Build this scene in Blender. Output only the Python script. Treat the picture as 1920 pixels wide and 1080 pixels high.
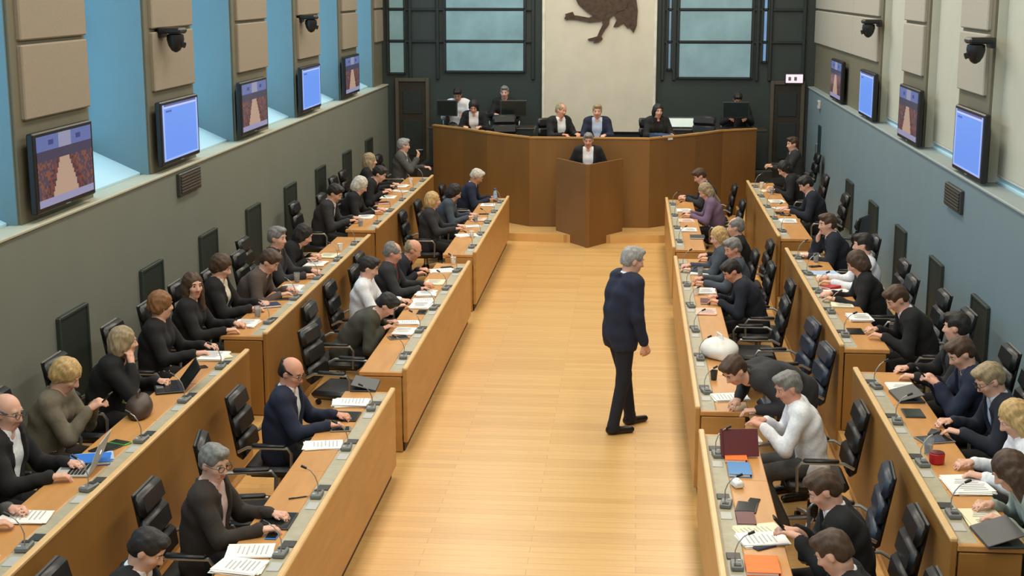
import bpy, math, random
import numpy as np
from mathutils import Matrix, Vector, Euler

for o in list(bpy.data.objects): bpy.data.objects.remove(o)
SC = bpy.context.scene
COL = SC.collection
rnd = random.Random(11)

# ------------------------------------------------------------------ camera
FPX = 2700.0                      # focal length in pixels of the 1920 px frame
CAMX, CAMH = 0.72, 4.2
VPX, VPY = 1190.0, -28.0          # vanishing point of the chamber's long axis
_a, _b = (VPX - 960) / FPX, (540 - VPY) / FPX
PITCH = math.atan(_b)
_up = np.array([0, math.cos(PITCH), -math.sin(PITCH)])
_d = np.array([_a, _b, 1.0]); _d /= np.linalg.norm(_d)
_r = np.cross(_up, _d)
RW = np.array([_r, _d, _up])      # camera (right, up, forward) -> room (x, y, z)
CAMP = np.array([CAMX, 0.0, CAMH])
def ray(u, v): return RW @ np.array([(u - 960) / FPX, (540 - v) / FPX, 1.0])
def onz(u, v, z):
    r = ray(u, v); return CAMP + r * ((z - CAMH) / r[2])
def onx(u, v, x):
    r = ray(u, v); return CAMP + r * ((x - CAMX) / r[0])
def ony(u, v, y):
    r = ray(u, v); return CAMP + r * (y / r[1])

cam = bpy.data.cameras.new('camera'); camo = bpy.data.objects.new('camera', cam); COL.objects.link(camo)
cam.sensor_width = 36.0; cam.lens = FPX / 1920 * 36.0; cam.clip_end = 200
_R = np.column_stack([RW @ np.array([1, 0, 0]), RW @ np.array([0, 1, 0]), -(RW @ np.array([0, 0, 1]))])
camo.matrix_world = Matrix.Translation(Vector(CAMP)) @ Matrix(_R.tolist()).to_4x4()
SC.camera = camo

# ------------------------------------------------------------------ world, light, exposure
W = bpy.data.worlds.new('world'); SC.world = W; W.use_nodes = True
W.node_tree.nodes['Background'].inputs[0].default_value = (0.75, 0.85, 1.0, 1)
W.node_tree.nodes['Background'].inputs[1].default_value = 0.3
SC.view_settings.view_transform = 'Standard'; SC.view_settings.look = 'None'
SC.view_settings.gamma = 1.0; SC.view_settings.use_curve_mapping = False
SC.view_settings.exposure = 0.0
def area(name, loc, sx, sy, power, col, rot=(0, 0, 0)):
    l = bpy.data.lights.new(name, 'AREA'); l.shape = 'RECTANGLE'; l.size = sx; l.size_y = sy
    l.energy = power; l.color = col
    o = bpy.data.objects.new(name, l); COL.objects.link(o); o.location = loc; o.rotation_euler = rot
    return o
LAMP_P, LAMP_C = 116.0, (1.0, 0.92, 0.79)
for _y in (4.5, 9.0, 13.5, 18.0, 22.0, 25.6):
    for _x in (-1.9, 1.9):
        area('ceiling_light', (_x, _y, 6.75), 1.0, 3.2, LAMP_P, LAMP_C)
WIN_L, WIN_R = 2.6, 0.9           # brightness of the daylight in the left and right windows
WIN_L_COL, WIN_R_COL = (0.30, 0.66, 0.95), (0.62, 0.85, 1.0)

# ------------------------------------------------------------------ materials
MATS = {}
def lin(c): return tuple(((x / 255) / 12.92 if x / 255 <= 0.04045 else ((x / 255 + 0.055) / 1.055) ** 2.4) for x in c)
def mat(name, rgb, rough=0.6, metal=0.0, var=0.12, scale=6.0, stretch=(1, 1, 1), bump=0.0, spec=0.5, emit=None, es=0.0, trans=0.0):
    """rgb in 0-255 sRGB; colour varies by noise, optional fine relief"""
    if name in MATS: return MATS[name]
    m = bpy.data.materials.new(name); m.use_nodes = True; MATS[name] = m
    nt = m.node_tree; N = nt.nodes; L = nt.links; b = N['Principled BSDF']
    c = lin(rgb)
    b.inputs['Roughness'].default_value = rough; b.inputs['Metallic'].default_value = metal
    b.inputs['Specular IOR Level'].default_value = spec
    if trans: b.inputs['Transmission Weight'].default_value = trans
    tc = N.new('ShaderNodeTexCoord'); mp = N.new('ShaderNodeMapping'); mp.inputs['Scale'].default_value = stretch
    nz = N.new('ShaderNodeTexNoise'); nz.inputs['Scale'].default_value = scale; nz.inputs['Detail'].default_value = 4
    L.new(tc.outputs['Object'], mp.inputs[0]); L.new(mp.outputs[0], nz.inputs['Vector'])
    r = N.new('ShaderNodeValToRGB')
    r.color_ramp.elements[0].position = 0.3; r.color_ramp.elements[1].position = 0.7
    r.color_ramp.elements[0].color = (*[x * (1 - var) for x in c], 1)
    r.color_ramp.elements[1].color = (*[min(1, x * (1 + var)) for x in c], 1)
    L.new(nz.outputs[0], r.inputs[0]); L.new(r.outputs[0], b.inputs['Base Color'])
    if bump:
        bp = N.new('ShaderNodeBump'); bp.inputs['Strength'].default_value = bump; bp.inputs['Distance'].default_value = 0.01
        L.new(nz.outputs[0], bp.inputs['Height']); L.new(bp.outputs[0], b.inputs['Normal'])
    if emit is not None:
        b.inputs['Emission Color'].default_value = (*emit, 1); b.inputs['Emission Strength'].default_value = es
    return m
def wood_floor():
    m = bpy.data.materials.new('oak strip floor'); m.use_nodes = True; nt = m.node_tree; N = nt.nodes; L = nt.links
    b = N['Principled BSDF']; b.inputs['Roughness'].default_value = 0.33
    tc = N.new('ShaderNodeTexCoord')
    br = N.new('ShaderNodeTexBrick'); br.inputs['Scale'].default_value = 1.0
    br.inputs['Brick Width'].default_value = 1.6; br.inputs['Row Height'].default_value = 0.11
    br.inputs['Mortar Size'].default_value = 0.0025; br.inputs['Bias'].default_value = -0.2
    br.inputs['Color1'].default_value = (*lin((220, 176, 110)), 1); br.inputs['Color2'].default_value = (*lin((206, 160, 96)), 1)
    br.inputs['Mortar'].default_value = (*lin((190, 144, 86)), 1)
    L.new(tc.outputs['Object'], br.inputs['Vector'])
    mp = N.new('ShaderNodeMapping'); mp.inputs['Scale'].default_value = (1.2, 16, 1); nz = N.new('ShaderNodeTexNoise'); nz.inputs['Scale'].default_value = 2.2
    L.new(tc.outputs['Object'], mp.inputs[0]); L.new(mp.outputs[0], nz.inputs['Vector'])
    mx = N.new('ShaderNodeMixRGB'); mx.blend_type = 'OVERLAY'; mx.inputs[0].default_value = 0.16
    L.new(br.outputs[0], mx.inputs[1]); L.new(nz.outputs[0], mx.inputs[2]); L.new(mx.outputs[0], b.inputs['Base Color'])
    return m
M_FLOOR = wood_floor()
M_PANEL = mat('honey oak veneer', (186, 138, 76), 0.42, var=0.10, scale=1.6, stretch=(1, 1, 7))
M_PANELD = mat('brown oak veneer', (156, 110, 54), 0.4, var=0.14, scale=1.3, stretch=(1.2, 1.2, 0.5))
M_ROS = mat('rostrum oak veneer', (128, 90, 44), 0.4, var=0.14, scale=1.3, stretch=(1.2, 1.2, 0.5))
M_TOP = mat('desktop oak', (202, 146, 84), 0.36, var=0.10, scale=2.0, stretch=(6, 1, 1))
M_EDGE = mat('pale oak edging', (222, 184, 128), 0.4, var=0.06, scale=6)
M_STRIP = mat('grey equipment strip', (172, 166, 142), 0.5, var=0.10, scale=14)
M_PLINTH = mat('dark plinth', (58, 32, 14), 0.6)
M_WALL = mat('grey-green wall paint', (114, 118, 108), 0.75, var=0.03, scale=2)
M_WALLR = mat('wall paint tinted by window light', (112, 132, 140), 0.75, var=0.03, scale=2)  # blue light from the left windows is put into this wall colour
M_CAP = mat('wall coping', (176, 176, 156), 0.6, var=0.03)
M_SILL = mat('pale sill', (184, 218, 230), 0.45, var=0.02)  # bluish tint of the daylight is painted into the sill colour
M_PIL = mat('pilaster paint', (108, 104, 86), 0.7, var=0.03)
M_ACOU = mat('beige acoustic fabric', (146, 136, 120), 0.9, var=0.05, scale=60, bump=0.1)
M_ACOUG = mat('grey acoustic fabric', (166, 162, 150), 0.9, var=0.05, scale=60, bump=0.1)
M_REVL = mat('reveal paint tinted by daylight', (104, 132, 140), 0.8, var=0.02)  # the blue of the daylight is mixed into the reveal colour
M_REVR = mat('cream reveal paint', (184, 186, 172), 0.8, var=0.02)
M_CEIL = mat('ceiling plaster', (205, 200, 188), 0.8, var=0.02)
M_BACK = mat('dark green-grey metal cladding', (52, 62, 60), 0.45, var=0.08, scale=1.5)
M_BACKF = mat('dark window frame', (38, 46, 46), 0.4, var=0.05)
M_DOOR = mat('dark bronze door', (48, 42, 34), 0.4, var=0.08)
M_DOORF = mat('bronze door frame', (84, 78, 66), 0.4, var=0.05)
M_GREEN = mat('dark green slot', (30, 40, 34), 0.6, var=0.08)
M_BLACK = mat('black plastic', (22, 22, 23), 0.4, var=0.1)
M_LEATH = mat('black leather', (26, 27, 28), 0.38, var=0.12, scale=18, bump=0.15)
M_NAVYL = mat('navy leather', (36, 46, 62), 0.36, var=0.12, scale=18, bump=0.15)
M_ALU = mat('brushed aluminium', (176, 178, 176), 0.32, 0.85, var=0.05)
M_GREY = mat('mid grey plastic', (120, 122, 120), 0.45, var=0.06)
M_LGREY = mat('light grey plastic', (186, 186, 180), 0.45, var=0.05)
M_DGREY = mat('charcoal plastic', (52, 54, 54), 0.45, var=0.08)
M_PAPER = mat('white paper', (244, 242, 236), 0.8, var=0.02)
M_PAPERC = mat('cream paper', (238, 230, 196), 0.8, var=0.02)
M_PINKP = mat('pink paper', (240, 196, 176), 0.8, var=0.02)
M_BLUEP = mat('pale blue paper', (170, 200, 236), 0.8, var=0.02)
M_INK = mat('ink', (186, 186, 188), 0.8)
M_DEVGL = mat('dark device glass', (26, 34, 32), 0.15, var=0.05)
M_ORANGE = mat('orange card', (250, 126, 50), 0.6, var=0.03)
M_BLUE = mat('blue card', (84, 140, 196), 0.55, var=0.03)
M_BBLUE = mat('bright blue card', (44, 120, 214), 0.5, var=0.03)
M_BURG = mat('burgundy leatherette', (92, 14, 24), 0.4, var=0.08)
M_RED = mat('red plastic', (180, 24, 30), 0.4)
M_GRN = mat('green plastic', (70, 190, 60), 0.4)
M_PINK = mat('pink plastic', (236, 90, 170), 0.4)
M_NAVY = mat('navy card', (38, 48, 84), 0.5)
M_BROWN = mat('brown leather bag', (66, 48, 36), 0.5, bump=0.2, scale=14)
M_WHITEB = mat('white plastic film', (236, 236, 232), 0.35, var=0.03, bump=0.3, scale=9)
M_GLASS = mat('drinking glass', (235, 240, 242), 0.05, var=0.0, trans=0.85)
M_STONE = mat('pale emblem panel', (216, 208, 188), 0.75, var=0.05, scale=2.5)
M_BRONZE = mat('dark bronze emblem', (72, 54, 38), 0.6, var=0.35, scale=14, bump=0.5)
M_EYE = mat('eye white', (226, 220, 212), 0.3); M_IRIS = mat('dark iris', (34, 26, 22), 0.3)
M_LIP = mat('lip', (190, 124, 108), 0.5)
M_SHOE = mat('black shoe', (18, 17, 17), 0.3)

# ------------------------------------------------------------------ mesh helpers
class MB:
    """collects shapes that become ONE mesh object"""
    def __init__(s): s.v = []; s.f = []; s.mi = []
    def add(s, v, f, mi=0, M=None):
        n = len(s.v)
        for p in v: s.v.append(tuple(M @ Vector(p)) if M is not None else tuple(p))
        for q in f: s.f.append(tuple(i + n for i in q)); s.mi.append(mi)
        return s
    def box(s, c, d, b=0.0, mi=0, M=None, rz=0.0, rx=0.0, ry=0.0):
        hx, hy, hz = d[0] / 2, d[1] / 2, d[2] / 2
        T = Matrix.Translation(Vector(c)) @ Euler((rx, ry, rz)).to_matrix().to_4x4()
        if M is not None: T = M @ T
        b = min(b, hx * .98, hy * .98, hz * .98)
        if b <= 0:
            v = [(x, y, z) for x in (-hx, hx) for y in (-hy, hy) for z in (-hz, hz)]
            f = [(0, 1, 3, 2), (4, 6, 7, 5), (0, 4, 5, 1), (2, 3, 7, 6), (0, 2, 6, 4), (1, 5, 7, 3)]
            return s.add(v, f, mi, T)
        v = []; idx = {}
        for sx in (-1, 1):
            for sy in (-1, 1):
                for sz in (-1, 1):
                    for a in range(3):
                        p = [sx * (hx - b), sy * (hy - b), sz * (hz - b)]
                        p[a] += (sx, sy, sz)[a] * b
                        idx[(sx, sy, sz, a)] = len(v); v.append(tuple(p))
        f = []
        for a in range(3):
            o1, o2 = (a + 1) % 3, (a + 2) % 3
            for sg in (-1, 1):
                q = []
                for (p, r) in ((-1, -1), (1, -1), (1, 1), (-1, 1)):
                    k = [0, 0, 0]; k[a] = sg; k[o1] = p; k[o2] = r; q.append(idx[(*k, a)])
                f.append(tuple(q) if sg > 0 else tuple(reversed(q)))
        for a in range(3):
            o1, o2 = (a + 1) % 3, (a + 2) % 3
            for p in (-1, 1):
                for r in (-1, 1):
                    k0 = [0, 0, 0]; k0[a] = -1; k0[o1] = p; k0[o2] = r
                    k1 = list(k0); k1[a] = 1
                    q = [idx[(*k0, o1)], idx[(*k1, o1)], idx[(*k1, o2)], idx[(*k0, o2)]]
                    f.append(tuple(q) if p * r < 0 else tuple(reversed(q)))
        for sx in (-1, 1):
            for sy in (-1, 1):
                for sz in (-1, 1):
                    q = [idx[(sx, sy, sz, a)] for a in range(3)]
                    f.append(tuple(q) if sx * sy * sz > 0 else tuple(reversed(q)))
        return s.add(v, f, mi, T)
    def tube(s, path, r, n=8, mi=0, M=None, flat=1.0):
        P = [Vector(p) for p in path]; R = r if isinstance(r, (list, tuple)) else [r] * len(P)
        v = []; f = []; prev = None
        for i, p in enumerate(P):
            t = (P[min(i + 1, len(P) - 1)] - P[max(i - 1, 0)]).normalized()
            ref = prev if prev is not None else (Vector((0, 0, 1)) if abs(t.z) < .9 else Vector((1, 0, 0)))
            a = (ref - t * ref.dot(t)).normalized(); b = t.cross(a); prev = a
            for k in range(n):
                an = 2 * math.pi * k / n
                v.append(p + a * (R[i] * math.cos(an)) * flat + b * (R[i] * math.sin(an)))
        for i in range(len(P) - 1):
            for k in range(n):
                f.append((i * n + k, i * n + (k + 1) % n, (i + 1) * n + (k + 1) % n, (i + 1) * n + k))
        f.append(tuple(reversed(range(n)))); f.append(tuple(range((len(P) - 1) * n, len(P) * n)))
        return s.add(v, f, mi, M)
    def lathe(s, prof, n=14, mi=0, M=None, c=(0, 0, 0)):
        v = []; f = []
        for (r, z) in prof:
            for k in range(n):
                a = 2 * math.pi * k / n; v.append((c[0] + r * math.cos(a), c[1] + r * math.sin(a), c[2] + z))
        for i in range(len(prof) - 1):
            for k in range(n):
                f.append((i * n + k, i * n + (k + 1) % n, (i + 1) * n + (k + 1) % n, (i + 1) * n + k))
        f.append(tuple(reversed(range(n)))); f.append(tuple(range((len(prof) - 1) * n, len(prof) * n)))
        return s.add(v, f, mi, M)
    def prism(s, poly, z0, z1, mi=0, M=None):
        """poly (x, y) counter-clockwise, extruded along z"""
        n = len(poly)
        v = [(x, y, z0) for x, y in poly] + [(x, y, z1) for x, y in poly]
        f = [tuple(reversed(range(n))), tuple(range(n, 2 * n))]
        f += [(i, (i + 1) % n, n + (i + 1) % n, n + i) for i in range(n)]
        return s.add(v, f, mi, M)
    def mesh(s, name, mats, smooth=False):
        me = bpy.data.meshes.new(name); me.from_pydata([tuple(p) for p in s.v], [], s.f)
        for m in (mats if isinstance(mats, (list, tuple)) else [mats]): me.materials.append(m)
        if any(s.mi): me.polygons.foreach_set('material_index', s.mi)
        if smooth:
            me.polygons.foreach_set('use_smooth', [True] * len(me.polygons))
            try: me.set_sharp_from_angle(angle=math.radians(38))
            except Exception: pass
        me.update(); return me
    def build(s, name, mats, parent=None, smooth=False):
        return link(name, s.mesh(name, mats, smooth), parent)
def link(name, data, parent=None):
    o = bpy.data.objects.new(name, data); COL.objects.link(o)
    if parent is not None: o.parent = parent
    return o
LABELS = {}
ORD = ['', 'first', 'second', 'third', 'fourth', 'fifth', 'sixth', 'seventh', 'eighth', 'ninth', 'tenth', 'eleventh', 'twelfth',
       'thirteenth', 'fourteenth', 'fifteenth', 'sixteenth', 'seventeenth', 'eighteenth', 'nineteenth', 'twentieth']
def tag(o, label, cat, group=None):
    n = LABELS.get(label, 0) + 1; LABELS[label] = n
    if n > 1: label = ORD[n] + ' ' + label if n < 20 else label
    if not 4 <= len(label.split()) <= 16: print('LABEL LENGTH', len(label.split()), label)
    o['label'] = label; o['category'] = cat; o['kind'] = 'thing'
    if group: o['group'] = group
    return o
def struct(o, label=None):
    o['kind'] = 'structure'
    if label: o['label'] = label
    return o
def empty(name, loc=(0, 0, 0), rz=0.0):
    o = bpy.data.objects.new(name, None); COL.objects.link(o); o.location = loc; o.rotation_euler = (0, 0, rz)
    o.empty_display_size = 0.05
    return o
def copy_tree(o, parent=None):
    c = o.copy(); COL.objects.link(c)
    if parent is not None: c.parent = parent
    for ch in list(o.children): copy_tree(ch, c)
    return c
# ------------------------------------------------------------------ large structure
WX = 4.08; Y0, YB = -2.0, 28.2; ZC = 7.0; LEDGE = 2.3; ND = 0.75; SB = 0.10
D1, D2, DD, PLAT = 1.28, 2.59, 0.44, 0.28      # desk fronts from the centre line, desk depth, platform height
struct(MB().box((0, (Y0 + YB) / 2, -.05), (2 * WX + 1.6, YB - Y0 + .4, .1)).build('floor', M_FLOOR))
struct(MB().box((0, (Y0 + YB) / 2, ZC + .05), (2 * WX + 1.6, YB - Y0 + .4, .1)).build('ceiling', M_CEIL))
struct(MB().box((0, Y0 - .1, ZC / 2), (2 * WX + 1.6, .2, ZC)).build('wall_near', M_CEIL))
def side_wall(side, pil, name, macou, mrev, windows_first):
    s = side
    b = MB()
    b.box((s * (WX + .1), (Y0 + YB) / 2, (LEDGE - .03) / 2), (.2, YB - Y0, LEDGE - .03))
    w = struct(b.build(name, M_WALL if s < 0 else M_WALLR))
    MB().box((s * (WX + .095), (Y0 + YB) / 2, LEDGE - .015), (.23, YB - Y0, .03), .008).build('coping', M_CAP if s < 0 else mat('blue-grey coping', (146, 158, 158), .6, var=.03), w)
    nwin = windows_first
    edges = [(a, c) for a, c in pil]
    for a, c in edges:
        p = MB().box((s * (WX + SB + (ND - SB) / 2), (a + c) / 2, (LEDGE + ZC) / 2), (ND - SB, c - a, ZC - LEDGE), 0).build('pilaster', M_PIL, w)
        # side cheeks that carry the reveal paint
        for yy, sg in ((a, -1), (c, 1)):
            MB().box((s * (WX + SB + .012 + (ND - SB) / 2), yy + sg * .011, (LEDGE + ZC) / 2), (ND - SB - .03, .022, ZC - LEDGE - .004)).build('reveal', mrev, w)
        z = 3.13
        wide = c - a
        nb = max(1, round(wide / 2.4)) if wide > 2.4 else 1
        while z < ZC - .2:
            h = .60
            for k in range(nb):
                ww = (wide - .17) / nb - (.03 if nb > 1 else 0)
                yc = a + .14 + (k + .5) * (wide - .17) / nb
                MB().box((s * (WX + SB - .01), yc, z + h / 2), (.06, ww, h), .012).build('acoustic_panel', macou, p)
            z += .635
    ys = sorted(edges)
    for i in range(len(ys)):
        lo = ys[i - 1][1] if i else Y0
        hi = ys[i][0]
        if hi - lo < .2: continue
        nwin += 1
        build_window(s, lo, hi, nwin)
    lo = ys[-1][1]
    if YB - lo > .3:
        nwin += 1; build_window(s, lo, YB, nwin)
    # outer skin of the niches
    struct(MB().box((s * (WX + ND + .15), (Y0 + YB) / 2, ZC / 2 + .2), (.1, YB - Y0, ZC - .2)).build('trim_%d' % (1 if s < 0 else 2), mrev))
    return w, nwin
RISE = .26
def build_window(s, lo, hi, n):
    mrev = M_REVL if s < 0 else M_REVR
    yc, wd = (lo + hi) / 2, hi - lo
    e = struct(empty('window_%d' % n, (s * (WX + ND), yc, LEDGE)))
    col, st = (WIN_L_COL, WIN_L) if s < 0 else (WIN_R_COL, WIN_R)
    gm = MATS.get('win%d' % s) or mat('win%d' % s, (150, 190, 220), 0.2, emit=col, es=st)
    # sloping sill that rises towards the glass
    y2 = wd / 2 - .022; xf, xb = -s * (ND - .215), s * .0
    v = [(xf, -y2, -.02), (xf, y2, -.02), (xb, y2, -.02), (xb, -y2, -.02), (xf, -y2, .02), (xf, y2, .02), (xb, y2, RISE), (xb, -y2, RISE)]
    f = [(0, 1, 2, 3), (7, 6, 5, 4), (0, 4, 5, 1), (2, 6, 7, 3), (1, 5, 6, 2), (3, 7, 4, 0)]
    if s > 0: f = [tuple(reversed(q)) for q in f]
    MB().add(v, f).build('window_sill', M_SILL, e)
    if s > 0:                    # cream roller blinds are drawn on this side
        MB().box((-s * (ND - .22), 0, (ZC - LEDGE) / 2 + .03), (.012, wd - .06, ZC - LEDGE - .12), .002).build('roller_blind', M_REVR, e)
        MB().tube([(-s * (ND - .22), -wd / 2 + .05, .075), (-s * (ND - .22), wd / 2 - .05, .075)], .014, 8).build('blind_bar', M_LGREY, e, True)
    npn = max(1, round(wd / 1.5))
    for k in range(npn):
        for j, (z0, z1) in enumerate(((.07 + RISE, 1.5), (1.55, 3.0), (3.05, ZC - LEDGE - .08))):
            ww = (wd - .14) / npn - .04
            MB().box((s * .03, -wd / 2 + .07 + (k + .5) * (wd - .14) / npn, (z0 + z1) / 2), (.02, ww, z1 - z0)).build('pane', gm, e)
    f = MB()
    for yy in [-wd / 2 + .045, wd / 2 - .045]: f.box((s * .03, yy, (ZC - LEDGE) / 2), (.05, .05, ZC - LEDGE - .02))
    for z in (.04 + RISE, 1.525, 3.025): f.box((s * .03, 0, z), (.05, wd - .14, .05))
    for k in range(1, npn): f.box((s * .03, -wd / 2 + .07 + k * (wd - .14) / npn, 2.3), (.05, .04, 4.5))
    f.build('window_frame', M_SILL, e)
PIL_L = [(a * 1.02, c * 1.02) for a, c in ((4.55, 6.1), (7.72, 9.27), (10.9, 12.45), (14.05, 15.55), (17.2, 18.78), (20.42, 22.0), (23.6, 25.05), (26.7, (YB - .02) / 1.02))]
PIL_R = [(a * 1.03, c * 1.03) for a, c in ((4.55, 6.1), (7.72, 9.27), (10.85, 12.1), (14.0, 15.3), (17.05, 18.45), (20.2, (YB - .02) / 1.03))]
wallL, nw = side_wall(-1, PIL_L, 'wall_left', M_ACOU, M_REVL, 0)
wallR, nw = side_wall(1, PIL_R, 'wall_right', M_ACOUG, M_REVR, nw)

# platforms of the wall rows and the dais
for s, nm in ((-1, 'left'), (1, 'right')):
    x0, x1 = D2 + .02, WX
    struct(MB().box((s * (x0 + x1) / 2, 16.55, PLAT / 2), (x1 - x0, 19.7, PLAT)).build('floor_platform_' + nm, M_FLOOR),
           'low wooden platform under the %s wall row' % nm)
step = [(-3.2, 25.2), (-2.2, 23.98), (-1.2, 23.72), (0, 23.62), (1.2, 23.72), (2.2, 23.98), (3.2, 25.2)]
struct(MB().prism(step + [(3.2, 26.0), (-3.2, 26.0)], 0, .13).build('floor_step', M_FLOOR), 'low curved wooden step before the rostrum')
ROS = [(-2.96, 26.5), (-2.33, 25.9), (-1.82, 25.2), (-1.02, 24.44), (1.02, 24.44), (1.82, 25.2), (2.33, 25.9), (2.96, 26.3)]
struct(MB().prism([(x * .985, y + .1) for x, y in ROS] + [(3.3, 26.6), (3.3, YB), (-3.3, YB), (-3.3, 26.75)], .13, .85).build('floor_dais', mat('dark dais carpet', (58, 58, 56), .9)),
       'raised dark dais floor behind the rostrum')

# ------------------------------------------------------------------ far wall
wf = struct(MB().box((0, YB + .12, ZC / 2), (2 * WX + 1.6, .2, ZC)).build('wall_far', M_BACK))
for k, x in enumerate((-3.62, -3.08, -1.22, 1.28, 1.5, 3.08, 3.32, 3.95)):
    MB().box((x, YB - .01, 4.6), (.06, .08, 4.4), .008).build('cladding_post', M_BACKF, wf)
for z in (3.13, 3.74, 4.35, 4.96):
    for x0, x1 in ((-4.02, -1.22), (1.28, 4.0)):
        MB().box(((x0 + x1) / 2, YB, z), (x1 - x0, .07, .05), .008).build('cladding_rail', M_BACKF, wf)
def far_window(x0, x1, z0, n, em, es, label):
    e = struct(empty('window_%d' % n, ((x0 + x1) / 2, YB - .02, z0)), label)
    m = mat('far pane %d' % n, (112, 142, 146), .12, var=.25, scale=2.2, emit=em, es=es)
    zs = [z0] + [z for z in (3.13, 3.74, 4.35, 4.96, 5.57) if z > z0 + .2]
    f = MB(); w = x1 - x0
    for a, c in zip(zs[:-1], zs[1:]):
        MB().box((0, -.005, (a + c) / 2 - z0), (w - .06, .02, c - a - .06)).build('pane', m, e)
        f.box((0, -.01, a - z0 + .01), (w, .05, .03))
    for sx in (-1, 1): f.box((sx * w / 2, -.01, (5.57 - z0) / 2), (.04, .05, 5.57 - z0))
    f.build('window_frame', M_BACKF, e)
far_window(-2.94, -1.38, 2.54, nw + 1, (.30, .46, .50), .28, 'wide teal window left of the pale emblem panel')
far_window(1.57, 2.98, 2.44, nw + 2, (.34, .48, .54), .28, 'wide teal window right of the pale emblem panel')
far_window(-4.05, -3.72, 2.5, nw + 3, (.28, .40, .38), .24, 'narrow tall window in the far left corner')
far_window(1.36, 1.46, 2.6, nw + 4, (.12, .2, .42), .35, 'thin blue window strip beside the emblem panel')
far_window(3.16, 3.27, 2.75, nw + 5, (.14, .28, .62), .6, 'thin bright blue window strip at far right')
for n, (x0, x1, z1) in enumerate(((-3.92, -3.26, 2.42), (3.36, 4.0, 2.40))):
    d = struct(empty('door_%d' % (n + 1), ((x0 + x1) / 2, YB - .02, 0)), 'dark bronze door in the far %s corner' % ('left', 'right')[n])
    w = x1 - x0
    MB().box((0, 0, z1 / 2), (w - .12, .05, z1 - .06), .006).build('door_leaf', M_DOOR, d)
    f = MB(); f.box((-w / 2 + .03, -.02, z1 / 2), (.07, .09, z1), .008); f.box((w / 2 - .03, -.02, z1 / 2), (.07, .09, z1), .008); f.box((0, -.02, z1 - .035), (w - .12, .09, .07), .008)
    f.build('door_frame', M_DOORF, d)
    for z, h in ((1.95, .45), (1.25, .7)): MB().box((0, -.03, z), (w - .28, .02, h), .006).build('door_panel', M_BACKF, d)
    MB().tube([(w * .3, -.03, 1.02), (w * .3, -.08, 1.02), (w * .3 - .1, -.08, 1.02)], .012).build('door_handle', M_ALU, d)
ep = empty('emblem_panel', (0.06, YB - .06, 1.4))
tag(ep, 'tall cream panel bearing the dark rooster emblem behind the rostrum', 'panel')
MB().box((0, 0, 2.2), (2.1, .08, 4.4), .012).build('panel_board', M_STONE, ep)
for sx in (-1, 1): MB().box((sx * 1.07, -.005, 2.2), (.06, .1, 4.4), .01).build('panel_edge', mat('pale panel edge', (226, 222, 204), .6), ep)
def wp(u, v):                      # a pixel on the emblem panel, in the panel's frame
    p = ony(u, v, YB - .1); return (p[0] - .06, p[2] - 1.4)
FM = Matrix(((1, 0, 0, 0), (0, 0, -1, 0), (0, 1, 0, 0), (0, 0, 0, 1)))   # (x, y, z) -> (x, -z, y)
def emblem_piece(pts, th, name='feather'):
    # wound so that the outline faces the room
    poly = [wp(*q) for q in pts]
    ar = sum(poly[i][0] * poly[(i + 1) % len(poly)][1] - poly[(i + 1) % len(poly)][0] * poly[i][1] for i in range(len(poly)))
    if ar < 0: poly.reverse()
    return MB().prism(poly, .04, .04 + th, M=FM)
rc = empty('rooster_emblem', (0.06, YB - .06, 1.4))
tag(rc, 'dark bronze striding rooster emblem fixed on the cream panel', 'emblem')
emblem_piece([(1078, -60), (1076, -10), (1084, 8), (1100, 22), (1118, 34), (1132, 38), (1146, 32), (1158, 22), (1172, 18), (1180, 2), (1184, -40), (1160, -80), (1110, -90)], .05).build('body', M_BRONZE, rc)
emblem_piece([(1122, 26), (1104, 33), (1082, 29), (1062, 28), (1058, 35), (1082, 37), (1106, 42), (1124, 40), (1136, 34)], .045).build('raised_leg', M_BRONZE, rc)
emblem_piece([(1060, 26), (1074, 22), (1078, 30), (1062, 38)], .05).build('claw', M_BRONZE, rc)
emblem_piece([(1128, 34), (1130, 46), (1124, 58), (1120, 68), (1102, 73), (1104, 76), (1116, 76), (1112, 80), (1122, 79), (1130, 73), (1128, 68), (1134, 56), (1142, 46), (1144, 32)], .045).build('standing_leg', M_BRONZE, rc)
for q in ([(1158, 20), (1174, 36), (1182, 54), (1188, 62), (1194, 48), (1196, 20), (1192, -10), (1180, -30), (1172, 0)],
          [(1150, 24), (1156, 38), (1150, 50), (1158, 50), (1168, 44), (1174, 40), (1166, 28), (1160, 20)],
          [(1168, 34), (1170, 46), (1178, 54), (1182, 48), (1178, 34)],
          [(1180, -30), (1196, -10), (1208, -40), (1214, -90), (1190, -120), (1176, -70)]):
    emblem_piece(q, .036 + .004 * (len(rc.children) % 4)).build('tail_feather', M_BRONZE, rc)
emblem_piece([(1080, -60), (1070, -90), (1058, -104), (1066, -112), (1074, -130), (1092, -134), (1104, -110), (1112, -86)], .05).build('head', M_BRONZE, rc)
es = empty('exit_sign', (3.79, YB - .12, 2.36)); tag(es, 'small lit white sign above the far right door', 'sign')
MB().box((0, .03, .09), (.36, .05, .2), .01).build('sign_case', M_DGREY, es)
MB().box((0, 0, .09), (.32, .02, .16), .004).build('sign_face', mat('sign face', (236, 214, 228), .5, emit=(.9, .72, .82), es=.7), es)
for dx in (-.09, .02): MB().box((dx, -.014, .09), (.05, .01, .07), .003).build('pictogram', M_GREY, es)

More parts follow.
